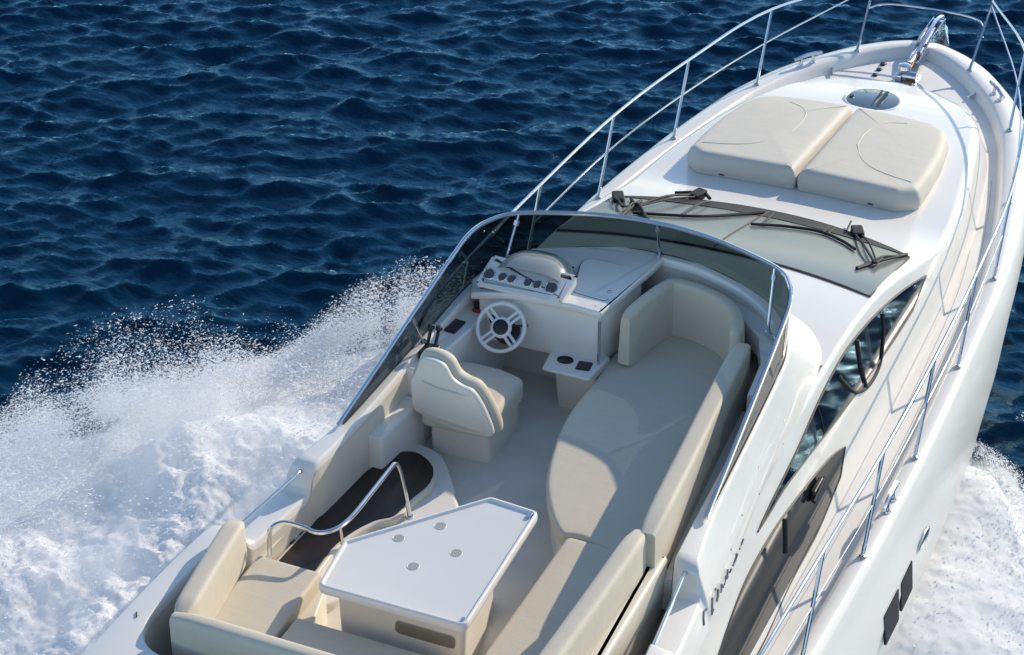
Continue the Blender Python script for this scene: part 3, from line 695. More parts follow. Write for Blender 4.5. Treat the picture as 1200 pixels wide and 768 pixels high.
# bow roller channel
br = MB()
for y in (-.085, .05):
    br.rings([[(8.75, y, 1.99), (8.75, y+.012, 1.99), (8.75, y+.012, 2.10), (8.75, y, 2.10)], [(9.25, y, 2.06), (9.25, y+.012, 2.06), (9.25, y+.012, 2.19), (9.25, y, 2.19)], [(9.85, y, 2.06), (9.85, y+.012, 2.06), (9.85, y+.012, 2.18), (9.85, y, 2.18)]])
br.box((9.3, -.012, 2.075), (1.05, .14, .014), Matrix.Rotation(R(-3), 3, 'Y')); br.lathe([(.05, -.06), (.03, -.02), (.03, .02), (.05, .06)], (9.82, -.012, 2.12), (0, 1, 0), 16)
obj('bow_roller', br, 'steel', DECK)
ANC = thing('anchor', (9.3, -.01, 2.1), 'polished steel anchor stowed in the bow roller at the tip of the foredeck', 'anchor')
a = MB(); a.rings([[(x, -.012+sy*.022, z+sz*.03) for sy, sz in ((-1, -1), (1, -1), (1, 1), (-1, 1))] for x, z in ((8.95, 2.10), (9.3, 2.165), (9.7, 2.19), (9.98, 2.13), (10.08, 2.02))]); obj('shank', a, 'steel', ANC)
a = MB(); a.add([(10.02, -.012, 2.08), (9.72, .16, 1.90), (9.72, -.184, 1.90), (9.55, -.012, 1.80), (10.06, .05, 1.98), (10.06, -.07, 1.98), (9.66, -.012, 1.86)], [(0, 1, 6, 2), (0, 4, 1), (0, 2, 5), (4, 3, 1), (5, 2, 3), (4, 5, 3), (0, 5, 4)]); obj('fluke', a, 'steel', ANC)
a = MB(); a.tube([(8.6, .0, 2.03), (8.8, -.01, 2.05), (8.96, -.012, 2.10)], .016, 8, 3); obj('chain', a, 'brass', ANC)

# ---- windshield wipers
def rz(x, y, h=0): return Vector((x, y, roofz(x, y)+h))
def wiper(pivot, tip, bl0, bl1, bar=None):
    p = rz(*pivot, .03); t = rz(*tip, .055)
    m = MB(); m.box(p+Vector((0, 0, .01)), (.17, .11, .07), Matrix.Rotation(math.atan2(t.y-p.y, t.x-p.x), 3, 'Z'), .02); o = obj('wiper', m, 'rubber', YACHT)
    m = MB(); side = (t-p).cross(Vector((0, 0, 1))).normalized()*.03
    m.tube([p+side, p.lerp(t, .5)+side+Vector((0, 0, .035)), t+side*.3], .013, 6, 4); m.tube([p-side, p.lerp(t, .5)-side+Vector((0, 0, .03)), t-side*.3], .010, 6, 4)
    obj('wiper_arm', m, 'rubber', o)
    a = rz(*bl0, .025); b = rz(*bl1, .025)
    m = MB(); m.tube([a, a.lerp(b, .5)+Vector((0, 0, .012)), b], .017, 6, 4); m.tube([a.lerp(b, .2)+Vector((0, 0, .012)), a.lerp(b, .5)+Vector((0, 0, .045)), a.lerp(b, .8)+Vector((0, 0, .012))], .011, 6, 4); m.tube([t, a.lerp(b, .5)+Vector((0, 0, .03))], .012, 6)
    obj('wiper_blade', m, 'rubber', o)
wiper((3.50, -.87), (2.62, -1.28), (2.40, -1.17), (3.25, -1.40))
wiper((3.66, .74), (2.85, 1.02), (2.45, .78), (3.15, 1.22))
wiper((3.10, 1.33), (2.72, 1.13), (2.45, 1.05), (3.15, 1.12))
m = MB(); m.tube([rz(2.62, 1.0, .03), rz(2.74, .68, .03), rz(2.95, .38, .03), rz(3.50, .03, .03)], .015, 6, 5); m.tube([rz(2.83, .60, .03), rz(3.25, .58, .06), rz(3.46, .56, .04)], .012, 6, 3); obj('wiper_link', m, 'rubber', YACHT)
m = MB(); m.tube([rz(2.96, -.02, .03), rz(3.14, -.29, .03), rz(3.23, -.58, .03), rz(3.12, -.82, .03), rz(2.95, -1.0, .03)], .015, 6, 5); m.tube([rz(3.03, -.10, .03), rz(3.45, -.08, .05)], .012, 6); m.tube([rz(3.22, -.62, .03), rz(3.42, -.62, .05)], .012, 6); m.tube([rz(3.21, -.67, .03), rz(3.42, -.67, .05)], .012, 6); obj('wiper_link', m, 'rubber', YACHT)
m = MB(); m.tube([rz(3.60, .95, .04), rz(3.72, .72, .05), rz(3.60, .60, .04)], .018, 6, 4); obj('wiper_cover', m, 'rubber', YACHT)
m = MB(); m.tube([rz(3.45, -.78, .04), rz(3.74, -.74, .06)], .010, 6); obj('wiper_cover', m, 'rubber', YACHT)
m = MB(); m.tube([rz(3.45, -.92, .04), rz(3.66, -.86, .06)], .010, 6); obj('wiper_cover', m, 'rubber', YACHT)

# ================================================================== CUSHIONS (loose, each a thing)
def cushion(name, label, cat, o, z0, z1, r, crown=.012, warp=None, m='cush', group='cream cushions of the flybridge lounge'):
    b = MB(); b.slab(o, z0, z1, r, both=True, crown=crown, warp=warp, rn=5)
    cx = sum(p[0] for p in b.v)/len(b.v); cy = sum(p[1] for p in b.v)/len(b.v); cz = min(p[2] for p in b.v)
    return tag(obj(name, b, m, None, 60, origin=(cx, cy, cz)), label, cat, group)
# sun pads on the foredeck
def pad_warp(x, y, z): return (x, y, roofz(x, y)+.004+z*(.225-.045*(x-4.4)/2*1.3))
pads = {
 'port': [(4.37, .02), (4.37, .55), (4.39, 1.0), (4.55, 1.17), (5.0, 1.17), (5.5, 1.15), (5.95, 1.09), (6.2, 1.02), (6.34, .86), (6.37, .55), (6.38, .3), (6.37, .02)],
}
pads['stbd'] = mir(pads['port'])
for k, lab in (('port', 'port half of the cream foredeck sun pad, left of the centre seam'), ('stbd', 'starboard half of the cream foredeck sun pad, right of the centre seam')):
    o = ccw(pads[k]); o = rpoly(o, [.05 if abs(abs(p[1])-.02) < .01 else .11 for p in o], 5)
    b = MB()
    rr = [(0.0, 0), (-.012, .25), (-.012, .55)]+[(.09*(1-math.cos(a)), .6+.4*math.sin(a)) for a in np.linspace(.15, math.pi/2, 6)]
    rings = [[(p[0], p[1], h) for p in inset(o, q)] for q, h in rr]
    cx = sum(p[0] for p in o)/len(o); cy = sum(p[1] for p in o)/len(o)
    for q in (.96, .88, .76, .62, .46, .3, .15, .04): rings.append([(cx+(p[0]-cx)*q, cy+(p[1]-cy)*q, 1+.03*(1-q*q)) for p in rings[8]])
    b.rings([[pad_warp(*p) for p in q] for q in rings])
    P = tag(obj('sun_pad', b, 'pad', None, 60, origin=(5.4, cy, roofz(5.4, cy))), lab, 'sun pad', 'sun pads on the foredeck')
    s = 1 if k == 'port' else -1
    def pt(x, y): return Vector(pad_warp(x, s*y, 1.012))
    m = MB()
    m.tube([pt(x, y) for x, y in [(6.12, .62), (6.0, .45), (5.82, .36), (5.55, .33), (5.28, .34)]], .005, 6, 5)
    m.tube([pt(x, y) for x, y in [(5.28, .34), (4.98, .46), (4.80, .60), (4.70, .82), (4.66, 1.06)]], .005, 6, 5)
    obj('pad_piping', m, 'piping', P)
    for y in (.35, .75):
        m = MB(); m.box(Vector(pad_warp(4.372, s*y, .12)), (.012, .05, .016)); obj('pad_snap', m, 'gap', P)
# flybridge lounge
cushion('lounge_cushion', 'large curved cream sun lounge cushion filling the starboard side of the flybridge', 'cushion', sofa_o, 3.115, 3.25, .035, .012)
stb_o = rpoly([(-2.445, -.50), (-2.445, -1.12), (-4.02, -1.12), (-4.75, -1.12), (-4.75, -.5)], [.05, .02, .02, .03, .02], 4)
cushion('seat_cushion', 'long cream seat cushion along the starboard side, aft of the big lounge cushion', 'cushion', stb_o, 3.115, 3.24, .03, .008)
cushion('seat_cushion', 'cream aft seat cushion in the shade behind the table', 'cushion', rpoly([(-4.00, .80), (-4.00, -.485), (-4.75, -.485), (-4.75, .80)], .025, 4), 3.115, 3.24, .03, .008)
cushion('seat_cushion', 'cream port seat cushion crossed by two thin rail shadows', 'cushion', rpoly([(-3.52, 1.37), (-3.52, .87), (-4.75, .81), (-4.75, 1.33)], .025, 4), 3.115, 3.25, .03, .008)
def sweep(path, prof, smooth=6):
    """sweep a closed (outward, z) profile along a plan path; outward is to the right of travel"""
    P = catmull([Vector((x, y, 0)) for x, y in path], smooth); n = len(P); rings = []
    for i, p in enumerate(P):
        t = (P[min(i+1, n-1)]-P[max(i-1, 0)]).normalized(); o = Vector((t.y, -t.x, 0))
        e = min(i, n-1-i); q = 1 if e > 2 else (.72, .91, .98)[e]
        cu = sum(a for a, b in prof)/len(prof); cz = sum(b for a, b in prof)/len(prof)
        rings.append([tuple(p+o*(cu+(a-cu)*q)+Vector((0, 0, cz+(b-cz)*(1 if q == 1 else .5+.5*q)))) for a, b in prof])
    return MB().rings(rings)
def back_prof(t, z0, z1, r=.045, lean=.05, drop=0):
    o = rpoly([(0, z0), (t, z0), (t-lean*.2, z1-drop), (lean, z1)], [.03, .02, r, r], 5); return o
def backrest(label, path, t, z0, z1, smooth=6, lean=.05, r=.05, drop=0):
    b = sweep(path, back_prof(t, z0, z1, r, lean, drop), smooth)
    cx = sum(p[0] for p in b.v)/len(b.v); cy = sum(p[1] for p in b.v)/len(b.v)
    return tag(recalc(obj('backrest_cushion', b, 'cush', None, 60, origin=(cx, cy, z0))), label, 'backrest', 'cream cushions of the flybridge lounge')
backrest('curved cream backrest cushion wrapping the forward corner of the lounge, beside the dashboard', [(-.26, .02), (0, -.012), (.2, -.055), (.36, -.105), (.44, -.165), (.465, -.29), (.44, -.48), (.34, -.72), (.19, -.87), (.02, -.96), (-.14, -1.0)][::-1], -.14, 3.245, 3.745, lean=-.03, r=.055)
backrest('long straight cream backrest cushion on the starboard side of the lounge', [(-.24, -.90), (-1.0, -.955), (-1.9, -1.03), (-2.78, -1.10)][::1], -.20, 3.24, 3.73, lean=-.045, r=.04)
backrest('cream backrest cushion nearest the stern on the starboard side, behind the long seat', [(-2.74, -1.04), (-3.4, -1.03), (-4.1, -1.01), (-4.70, -.99)], -.20, 3.23, 3.72, lean=-.045)
backrest('thick cream backrest cushion at the port aft corner beside the handrail', [(-3.60, 1.385), (-4.1, 1.30), (-4.60, 1.21)], .155, 3.24, 3.60, lean=.0, r=.045, smooth=10)
backrest('low cream backrest cushion across the stern end of the flybridge', [(-4.60, 1.30), (-4.60, .6), (-4.60, 0), (-4.60, -.6), (-4.60, -1.26)], .17, 3.24, 3.64, lean=.04, r=.055)

# ================================================================== TABLE
TB = thing('table', (-3.3, .2, FL), 'white faceted table with four cup holders in front of the cream settee', 'table')
to = rpoly([(-3.95, .665), (-3.44, .735), (-2.57, .03), (-2.60, -.355), (-3.94, -.42)], [.07, .05, .06, .06, .07], 6); to = ccw(to)
b = MB()
rr = [(.03, 3.43), (.004, 3.445), (0, 3.47), (.004, 3.502), (.012, 3.508), (.024, 3.508), (.032, 3.498), (.036, 3.490), (.045, 3.489)]
b.rings([[(p[0], p[1], h) for p in inset(to, q)] for q, h in rr]); TT = obj('tabletop', b, 'gel', TB, 50)
for x, y in ((-3.49, .18), (-3.01, .21), (-3.25, .41), (-3.24, -.02)):
    m = MB(); m.lathe([(.043, 3.487), (.043, 3.4905), (.0405, 3.492), (.038, 3.490)], (x, y, 0), n=24); obj('cup_holder', m, 'gel', TB)
    m = MB(); m.lathe([(.0385, 3.4885), (.0385, 3.4908)], (x, y, 0), n=24); obj('cup_shade_disc', m, M['well'], TB)
b = MB(); po = rpoly([(-3.82, .60), (-3.82, -.37), (-2.95, -.16), (-2.85, .0), (-2.85, .12), (-3.40, .60)], .06, 5)
b.slab(po, FL, 3.435, .01, warp=lambda x, y, z: (x-.16*(3.43-z)*(1 if x < -3.5 else 0), y-.12*(3.43-z)*(1 if y > .3 else 0), z)); obj('pedestal', b, 'shellw', TB)
b = MB(); so_ = rpoly([(.14, 3.215), (.14, 3.31), (-.30, 3.31), (-.30, 3.215)], .035, 5); n = len(so_)
b.add([(-3.82-.16*(3.43-z)-.006, y, z) for y, z in so_]+[(-3.80, y, z) for y, z in so_], [tuple(range(n)), tuple(range(2*n-1, n-1, -1))]+[(i, (i+1) % n, n+(i+1) % n, n+i) for i in range(n)]); recalc(obj('base_plate', b, mat('mirror_steel', (.8, .8, .8), .03, metal=1), TB))
lip = MB()
for i in (0,):
    for p, q in (((-2.625, -.30), (-2.70, -.31)), ((-3.90, -.36), (-3.86, -.385))): lip.box(((p[0]+q[0])/2, (p[1]+q[1])/2, 3.502), (.05, .03, .012), bev=.004)
obj('corner_fitting', lip, 'steel', TB)
# ================================================================== HELM SEAT
HS = thing('helm_seat', (-1.15, .83, FL), 'cream bucket helm seat on a moulded box behind the steering wheel', 'seat')
b = MB(); b.slab(rpoly([(-1.40, 1.09), (-1.37, .60), (-.80, .60), (-.80, 1.09)], .05, 5), FL, 3.15, .03, warp=lambda x, y, z: (x, y, z)); obj('seat_box', b, 'cream', HS)
b = MB(); b.slab(rpoly([(-1.52, 1.12), (-1.48, .52), (-.86, .53), (-.80, .75), (-.80, 1.0), (-.84, 1.13)], .07, 5), 3.14, 3.36, .06, both=True, crown=.02, rn=5); obj('seat_cushion', b, 'cush', HS)
prof = [(1.165, 3.30), (1.185, 3.48), (1.17, 3.585), (1.13, 3.66), (1.085, 3.775), (1.03, 3.825), (.93, 3.835), (.845, 3.80), (.79, 3.70), (.72, 3.655), (.635, 3.62), (.565, 3.50), (.505, 3.32), (.495, 3.22), (.56, 3.195), (.85, 3.225), (1.10, 3.265)]
po = [(p.x, p.y) for p in catmull([Vector((a, c, 0)) for a, c in prof], 4, True)]; po = ccw(po)
def seatw(y, z, d):  # bucket: sides wrap forward, back leans aft with height
    return (-1.53+.42*abs(y-.85)**2-(z-3.24)*.06+d, y, z)
def shell(t0, t1, grow, r):
    b = MB(); rings = []
    for q, d_ in [(r-grow, t0), (r*.3-grow, t0+r*.3), (-grow, t0+r), (-grow, t1-r), (r*.3-grow, t1-r*.3), (r-grow, t1)]: rings.append([seatw(p[0], p[1], d_) for p in inset(po, q)])
    return b.rings(rings)
recalc(obj('seat_shell', shell(-.035, .02, -.012, .015), 'shellw', HS, 50)); 
recalc(obj('seat_back_pad', shell(.012, .14, .016, .05), 'cush', HS, 60))
m = MB(); m.tube([seatw(y, z, -.036) for y, z in ((1.06, 3.60), (.95, 3.575), (.82, 3.57), (.70, 3.57))], .006, 6, 4); obj('seat_seam', m, 'shellw', HS)
m = MB(); m.box((-1.43, .80, 3.19), (.05, .46, .05), Matrix.Rotation(R(-3), 3, 'Z')); obj('seat_hinge', m, 'gap', HS)

# ================================================================== SEA, FOAM AND SPRAY
rng = np.random.default_rng(11)
def vnoise(x, y, seed=0):
    """smooth value noise on any coordinates, 0..1"""
    g = np.random.default_rng(seed).random((256, 256)); xi = np.floor(x).astype(int); yi = np.floor(y).astype(int); fx = x-xi; fy = y-yi
    fx = fx*fx*(3-2*fx); fy = fy*fy*(3-2*fy); a = g[xi % 256, yi % 256]; b = g[(xi+1) % 256, yi % 256]; c = g[xi % 256, (yi+1) % 256]; d = g[(xi+1) % 256, (yi+1) % 256]
    return (a*(1-fx)+b*fx)*(1-fy)+(c*(1-fx)+d*fx)*fy
def fbm(x, y, o=5, seed=0): return sum(vnoise(x*2**k+7.3*k, y*2**k+3.1*k, seed+k)*.5**k for k in range(o))/(2-.5**(o-1))
def smooth01(x): x = np.clip(x, 0, 1); return x*x*(3-2*x)
def hull_half(x): return np.interp(x, [-7, -1.6, 2.6, 5, 7, 8.3, 9.0], [1.95, 2.1, 2.05, 1.7, 1.0, .4, .0])
def waves(n, Lm, seed, wind, lmin=.14, lpeak=1.45, amp=.034):
    r = np.random.default_rng(seed); k = np.fft.fftfreq(n, Lm/n)*2*np.pi; kx, ky = np.meshgrid(k, k, indexing='ij'); kk = np.hypot(kx, ky); kk[0, 0] = 1
    cosw = (kx*math.cos(wind)+ky*math.sin(wind))/kk; kp = 2*np.pi/lpeak
    Sp = np.exp(-1.1*(kp/kk)**2)/kk**3.15*(np.abs(cosw)**4.0+.02)*np.exp(-(kk*lmin/6.28)**2); Sp[0, 0] = 0
    H = np.sqrt(Sp)*(r.normal(size=(n, n))+1j*r.normal(size=(n, n)))
    h = np.fft.ifft2(H).real; sc = amp/h.std(); h *= sc
    dx = np.fft.ifft2(-1j*kx/kk*H).real*sc; dy = np.fft.ifft2(-1j*ky/kk*H).real*sc
    return h, dx, dy
NG = 720; LG = 40.0; X0, Y0 = -8.0, -18.0
WIND = R(24.3+6)
hh, dxx, dyy = waves(NG, LG, 5, WIND)
gx, gy_ = np.meshgrid(np.arange(NG)*LG/NG+X0, np.arange(NG)*LG/NG+Y0, indexing='ij')
def spray_profile(x, y):
    """foam height and cover beside the hull; s is the distance outboard of the topsides"""
    s = np.abs(y)-hull_half(x); port = y > 0
    start = np.where(port, 4.9, 4.6)
    a = start-x                                   # metres aft of where the sheet leaves the hull
    D = np.where(port, .2+1.9*np.clip(a, 0, None)**.55, .2+.75*np.clip(a, 0, None)**.8)
    u = s/np.maximum(D, .05)
    n = fbm(x*.55+3, y*.55, 4, 40)
    lobes = .55+.9*smooth01((fbm(x*.50+9.4, y*.12, 3, 77)-.30)/.4)
    H = np.where(port, (.36+0.80*np.exp(-((x-3.35)/.50)**2)+0.95*np.exp(-((x-.8)/.95)**2)+.45*smooth01((1-x)/3))*np.clip(a/.9, 0, 1)*(.72+.5*lobes), .30*np.clip(a/1.1, 0, 1)*lobes)*np.where(a > 6.5, np.exp(-(a-6.5)/6.0), 1)
    prof = np.where(u < 1, np.clip(1.15*np.sqrt(np.clip(u+.02, 0, 1))*(1-np.clip(u, 0, 1)**2.2)+.12, 0, 1.1), 0)
    cover = smooth01((1.18+.45*(n-.5)-u)/.22)*smooth01(a/.5)
    return s, a, D, u, H, prof, cover
s_, a_, D_, u_, H_, P_, C_ = spray_profile(gx, gy_)
damp = 1-.7*C_
zz = hh*damp
vx = gx-dxx*damp*.7; vy = gy_-dyy*damp*.7
# cut nothing: the grid runs on below the hull
verts = np.stack([vx, vy, zz], -1).reshape(-1, 3).astype(np.float32)
q = (np.arange(NG-1)[:, None]*NG+np.arange(NG-1)[None]).reshape(-1)
faces = np.stack([q, q+NG, q+NG+1, q+1], 1).astype(np.int32)
def fastmesh(name, V, F, smooth=True, mats=(), midx=None):
    me = bpy.data.meshes.new(name); me.vertices.add(len(V)); me.vertices.foreach_set('co', V.astype(np.float32).reshape(-1))
    k = F.shape[1]; me.loops.add(F.size); me.loops.foreach_set('vertex_index', F.astype(np.int32).reshape(-1))
    me.polygons.add(len(F)); me.polygons.foreach_set('loop_start', np.arange(0, F.size, k, dtype=np.int32))
    me.polygons.foreach_set('use_smooth', np.full(len(F), smooth))
    for m in mats: me.materials.append(m)
    if midx is not None: me.polygons.foreach_set('material_index', midx.astype(np.int32))
    me.update(calc_edges=True); me.validate(); return me
def water_mat():
    m, t, b = nodes('sea_water')
    b.inputs['Base Color'].default_value = (.0002, .020, .042, 1); b.inputs['Roughness'].default_value = .07; b.inputs['IOR'].default_value = 1.333; b.inputs['Specular IOR Level'].default_value = .45; b.inputs['Specular Tint'].default_value = (.55, .9, 1, 1)
    tc = t.nodes.new('ShaderNodeTexCoord')
    mp = t.nodes.new('ShaderNodeMapping'); mp.inputs['Rotation'].default_value = (0, 0, -WIND); mp.inputs['Scale'].default_value = (1, .45, 1)
    t.links.new(tc.outputs['Object'], mp.inputs[0])
    n = t.nodes.new('ShaderNodeTexNoise'); n.inputs['Scale'].default_value = 5.5; n.inputs['Detail'].default_value = 6; n.inputs['Roughness'].default_value = .6; n.inputs['Distortion'].default_value = .4
    t.links.new(mp.outputs[0], n.inputs['Vector'])
    bp = t.nodes.new('ShaderNodeBump'); bp.inputs['Strength'].default_value = .45; bp.inputs['Distance'].default_value = .06
    t.links.new(n.outputs[0], bp.inputs['Height']); t.links.new(bp.outputs[0], b.inputs['Normal'])
    # foam, laid down by the wake
    at = t.nodes.new('ShaderNodeAttribute'); at.attribute_name = 'foam'
    f1 = t.nodes.new('ShaderNodeTexNoise'); f1.inputs['Scale'].default_value = 2.6; f1.inputs['Detail'].default_value = 9; f1.inputs['Roughness'].default_value = .68; f1.inputs['Distortion'].default_value = .8
    t.links.new(tc.outputs['Object'], f1.inputs['Vector'])
    ma = t.nodes.new('ShaderNodeMath'); ma.operation = 'MULTIPLY_ADD'; ma.inputs[1].default_value = 1.7; ma.inputs[2].default_value = -.95
    t.links.new(at.outputs['Fac'], ma.inputs[0])
    ad = t.nodes.new('ShaderNodeMath'); ad.operation = 'ADD'; t.links.new(ma.outputs[0], ad.inputs[0]); t.links.new(f1.outputs[0], ad.inputs[1])
    mr = t.nodes.new('ShaderNodeMapRange'); mr.inputs[1].default_value = .38; mr.inputs[2].default_value = .86; t.links.new(ad.outputs[0], mr.inputs[0])
    fo_ = t.nodes.new('ShaderNodeBsdfDiffuse'); fo_.inputs[0].default_value = (.93, .945, .95, 1)
    body = t.nodes.new('ShaderNodeBsdfDiffuse'); body.inputs[0].default_value = (.0003, .019, .045, 1); t.links.new(bp.outputs[0], body.inputs['Normal'])
    gls = t.nodes.new('ShaderNodeBsdfGlossy'); gls.inputs[0].default_value = (.45, .78, 1, 1); gls.inputs['Roughness'].default_value = .13; t.links.new(bp.outputs[0], gls.inputs['Normal'])
    frn = t.nodes.new('ShaderNodeFresnel'); frn.inputs[0].default_value = 1.333; t.links.new(bp.outputs[0], frn.inputs['Normal'])
    wat = t.nodes.new('ShaderNodeMixShader'); t.links.new(frn.outputs[0], wat.inputs[0]); t.links.new(body.outputs[0], wat.inputs[1]); t.links.new(gls.outputs[0], wat.inputs[2])
    b2 = t.nodes.new('ShaderNodeBump'); b2.inputs['Strength'].default_value = .8; b2.inputs['Distance'].default_value = .12; t.links.new(f1.outputs[0], b2.inputs['Height']); t.links.new(b2.outputs[0], fo_.inputs['Normal'])
    tq = t.nodes.new('ShaderNodeBsdfDiffuse'); tq.inputs[0].default_value = (.16, .36, .42, 1)     # aerated water under the foam
    mw = t.nodes.new('ShaderNodeMixShader'); mt = t.nodes.new('ShaderNodeMapRange'); mt.inputs[1].default_value = .35; mt.inputs[2].default_value = .9; mt.inputs[4].default_value = .75; t.links.new(at.outputs['Fac'], mt.inputs[0])
    t.links.new(mt.outputs[0], mw.inputs[0]); t.links.new(wat.outputs[0], mw.inputs[1]); t.links.new(tq.outputs[0], mw.inputs[2])
    mx = t.nodes.new('ShaderNodeMixShader'); t.links.new(mr.outputs[0], mx.inputs[0]); t.links.new(mw.outputs[0], mx.inputs[1]); t.links.new(fo_.outputs[0], mx.inputs[2])
    t.links.new(mx.outputs[0], t.nodes['Material Output'].inputs[0]); return m
WM = water_mat()
me = fastmesh('sea', verts, faces, True, [WM])
at = me.attributes.new('foam', 'FLOAT', 'POINT')
foam = C_.copy()
aft_ = smooth01((start_ := 3.5-gx)/4)*smooth01(1.25-(np.abs(gy_)-2)/np.maximum(1.2+.55*np.clip(5-gx, 0, None), .1))
thin = smooth01((1.5-gx)/1.6)*smooth01((1.0-s_)/.5)*(gy_ < 0)
foam = np.clip(np.maximum(foam, .9*aft_*(gy_ > 0)+.9*aft_*(gy_ < 0)*smooth01((3.8-gx)/1.5)), 0, 1)
foam = foam*(1-.38*thin)
at.data.foreach_set('value', foam.reshape(-1).astype(np.float32))
SEA = bpy.data.objects.new('sea', me); COL.objects.link(SEA); tag(SEA, 'deep blue sea with small wind waves', 'sea', kind='structure')
far = MB(); Rr = 3000; xa, xb, ya, yb = X0+.3, X0+LG-.3, Y0+.3, Y0+LG-.3
far.add([(-Rr, -Rr, -.12), (Rr, -Rr, -.12), (Rr, Rr, -.12), (-Rr, Rr, -.12), (xa, ya, -.12), (xb, ya, -.12), (xb, yb, -.12), (xa, yb, -.12)], [(0, 1, 5, 4), (1, 2, 6, 5), (2, 3, 7, 6), (3, 0, 4, 7)])
FS = obj('open_sea', far, WM, None); tag(FS, 'open sea stretching to the horizon', 'sea', kind='structure')

# ---- spray: a frothy mound with droplets flung off it
def spray_mat(name, col, tr=.35):
    m = bpy.data.materials.new(name); m.use_nodes = True; t = m.node_tree; t.nodes.clear(); o = t.nodes.new('ShaderNodeOutputMaterial')
    a = t.nodes.new('ShaderNodeBsdfDiffuse'); a.inputs[0].default_value = (*col, 1); b = t.nodes.new('ShaderNodeBsdfTranslucent'); b.inputs[0].default_value = (*col, 1)
    mx = t.nodes.new('ShaderNodeMixShader'); mx.inputs[0].default_value = tr; t.links.new(a.outputs[0], mx.inputs[1]); t.links.new(b.outputs[0], mx.inputs[2]); t.links.new(mx.outputs[0], o.inputs[0]); return m
SM = spray_mat('spray_foam', (.95, .955, .96), .2); DM = spray_mat('spray_drops', (.97, .975, .98), .5)
def mist_mat():
    m = bpy.data.materials.new('spray_mist'); m.use_nodes = True; t = m.node_tree; t.nodes.clear(); o = t.nodes.new('ShaderNodeOutputMaterial')
    v = t.nodes.new('ShaderNodeVolumePrincipled'); v.inputs['Color'].default_value = (.995, .997, 1, 1); v.inputs['Anisotropy'].default_value = 0
    a = t.nodes.new('ShaderNodeAttribute'); a.attribute_name = 'density'; k = t.nodes.new('ShaderNodeMath'); k.operation = 'MULTIPLY'; k.inputs[1].default_value = MIST
    v.inputs['Density Attribute'].default_value = ''
    t.links.new(a.outputs['Fac'], k.inputs[0]); t.links.new(k.outputs[0], v.inputs['Density']); t.links.new(v.outputs[0], o.inputs['Volume']); return m
MIST = 1.8
MM = mist_mat()
def mist(name, label, V2, quads, top, cov, lo, hi, vox):
    """fog filling the spray: density grid below the sampled height, torn by noise"""
    me = fastmesh(name, V2, quads, True, [MM])
    for nm, val in (('top', top), ('cov', cov)): me.attributes.new(nm, 'FLOAT', 'POINT').data.foreach_set('value', val.reshape(-1).astype(np.float32))
    o = bpy.data.objects.new(name, me); COL.objects.link(o); tag(o, label, 'spray', kind='stuff')
    g = bpy.data.node_groups.new(name, 'GeometryNodeTree'); g.interface.new_socket('Geometry', in_out='INPUT', socket_type='NodeSocketGeometry'); g.interface.new_socket('Geometry', in_out='OUTPUT', socket_type='NodeSocketGeometry')
    N = g.nodes.new; Lk = g.links.new
    gi = N('NodeGroupInput'); go = N('NodeGroupOutput'); vc = N('GeometryNodeVolumeCube'); sm_ = N('GeometryNodeSetMaterial'); sm_.inputs['Material'].default_value = MM
    po = N('GeometryNodeInputPosition'); sp = N('ShaderNodeSeparateXYZ'); cx = N('ShaderNodeCombineXYZ'); Lk(po.outputs[0], sp.inputs[0]); Lk(sp.outputs[0], cx.inputs[0]); Lk(sp.outputs[1], cx.inputs[1])
    def samp(nm):
        na = N('GeometryNodeInputNamedAttribute'); na.data_type = 'FLOAT'; na.inputs['Name'].default_value = nm
        s_ = N('GeometryNodeSampleNearestSurface'); s_.data_type = 'FLOAT'; Lk(gi.outputs[0], s_.inputs['Mesh']); Lk(na.outputs[0], s_.inputs['Value']); Lk(cx.outputs[0], s_.inputs['Sample Position']); return s_.outputs[0]
    def mth(op, a, b=None, clamp=False):
        n = N('ShaderNodeMath'); n.operation = op; n.use_clamp = clamp
        for i, q in enumerate((a, b)):
            if q is None: continue
            if isinstance(q, (int, float)): n.inputs[i].default_value = q
            else: Lk(q, n.inputs[i])
        return n.outputs[0]
    tp = samp('top'); cv = samp('cov')
    nz = N('ShaderNodeTexNoise'); nz.inputs['Scale'].default_value = 1.5; nz.inputs['Detail'].default_value = 7; nz.inputs['Roughness'].default_value = .66; nz.inputs['Distortion'].default_value = .6
    mp = N('ShaderNodeVectorMath'); mp.operation = 'MULTIPLY'; mp.inputs[1].default_value = (.8, 1.25, 1.0); Lk(po.outputs[0], mp.inputs[0]); Lk(mp.outputs[0], nz.inputs['Vector'])
    d0 = mth('DIVIDE', mth('SUBTRACT', mth('MULTIPLY', tp, 1.0), sp.outputs[2]), .5)
    d1 = mth('MULTIPLY', mth('SUBTRACT', nz.outputs[0], .54), 4.0)
    d = mth('ADD', mth('MINIMUM', d0, 1.1), d1, True)
    up = mth('ADD', mth('DIVIDE', mth('SUBTRACT', sp.outputs[2], mth('MULTIPLY', tp, .42)), .35), .25, True)
    d = mth('MULTIPLY', mth('MULTIPLY', d, cv), up)
    d = mth('MULTIPLY', d, mth('GREATER_THAN', sp.outputs[2], .0))
    Lk(d, vc.inputs['Density']); vc.inputs['Min'].default_value = lo; vc.inputs['Max'].default_value = hi
    for i, nm in enumerate('XYZ'): vc.inputs['Resolution '+nm].default_value = int((hi[i]-lo[i])/vox)
    Lk(vc.outputs[0], sm_.inputs[0]); Lk(sm_.outputs[0], go.inputs[0])
    md = o.modifiers.new('mist', 'NODES'); md.node_group = g; return o
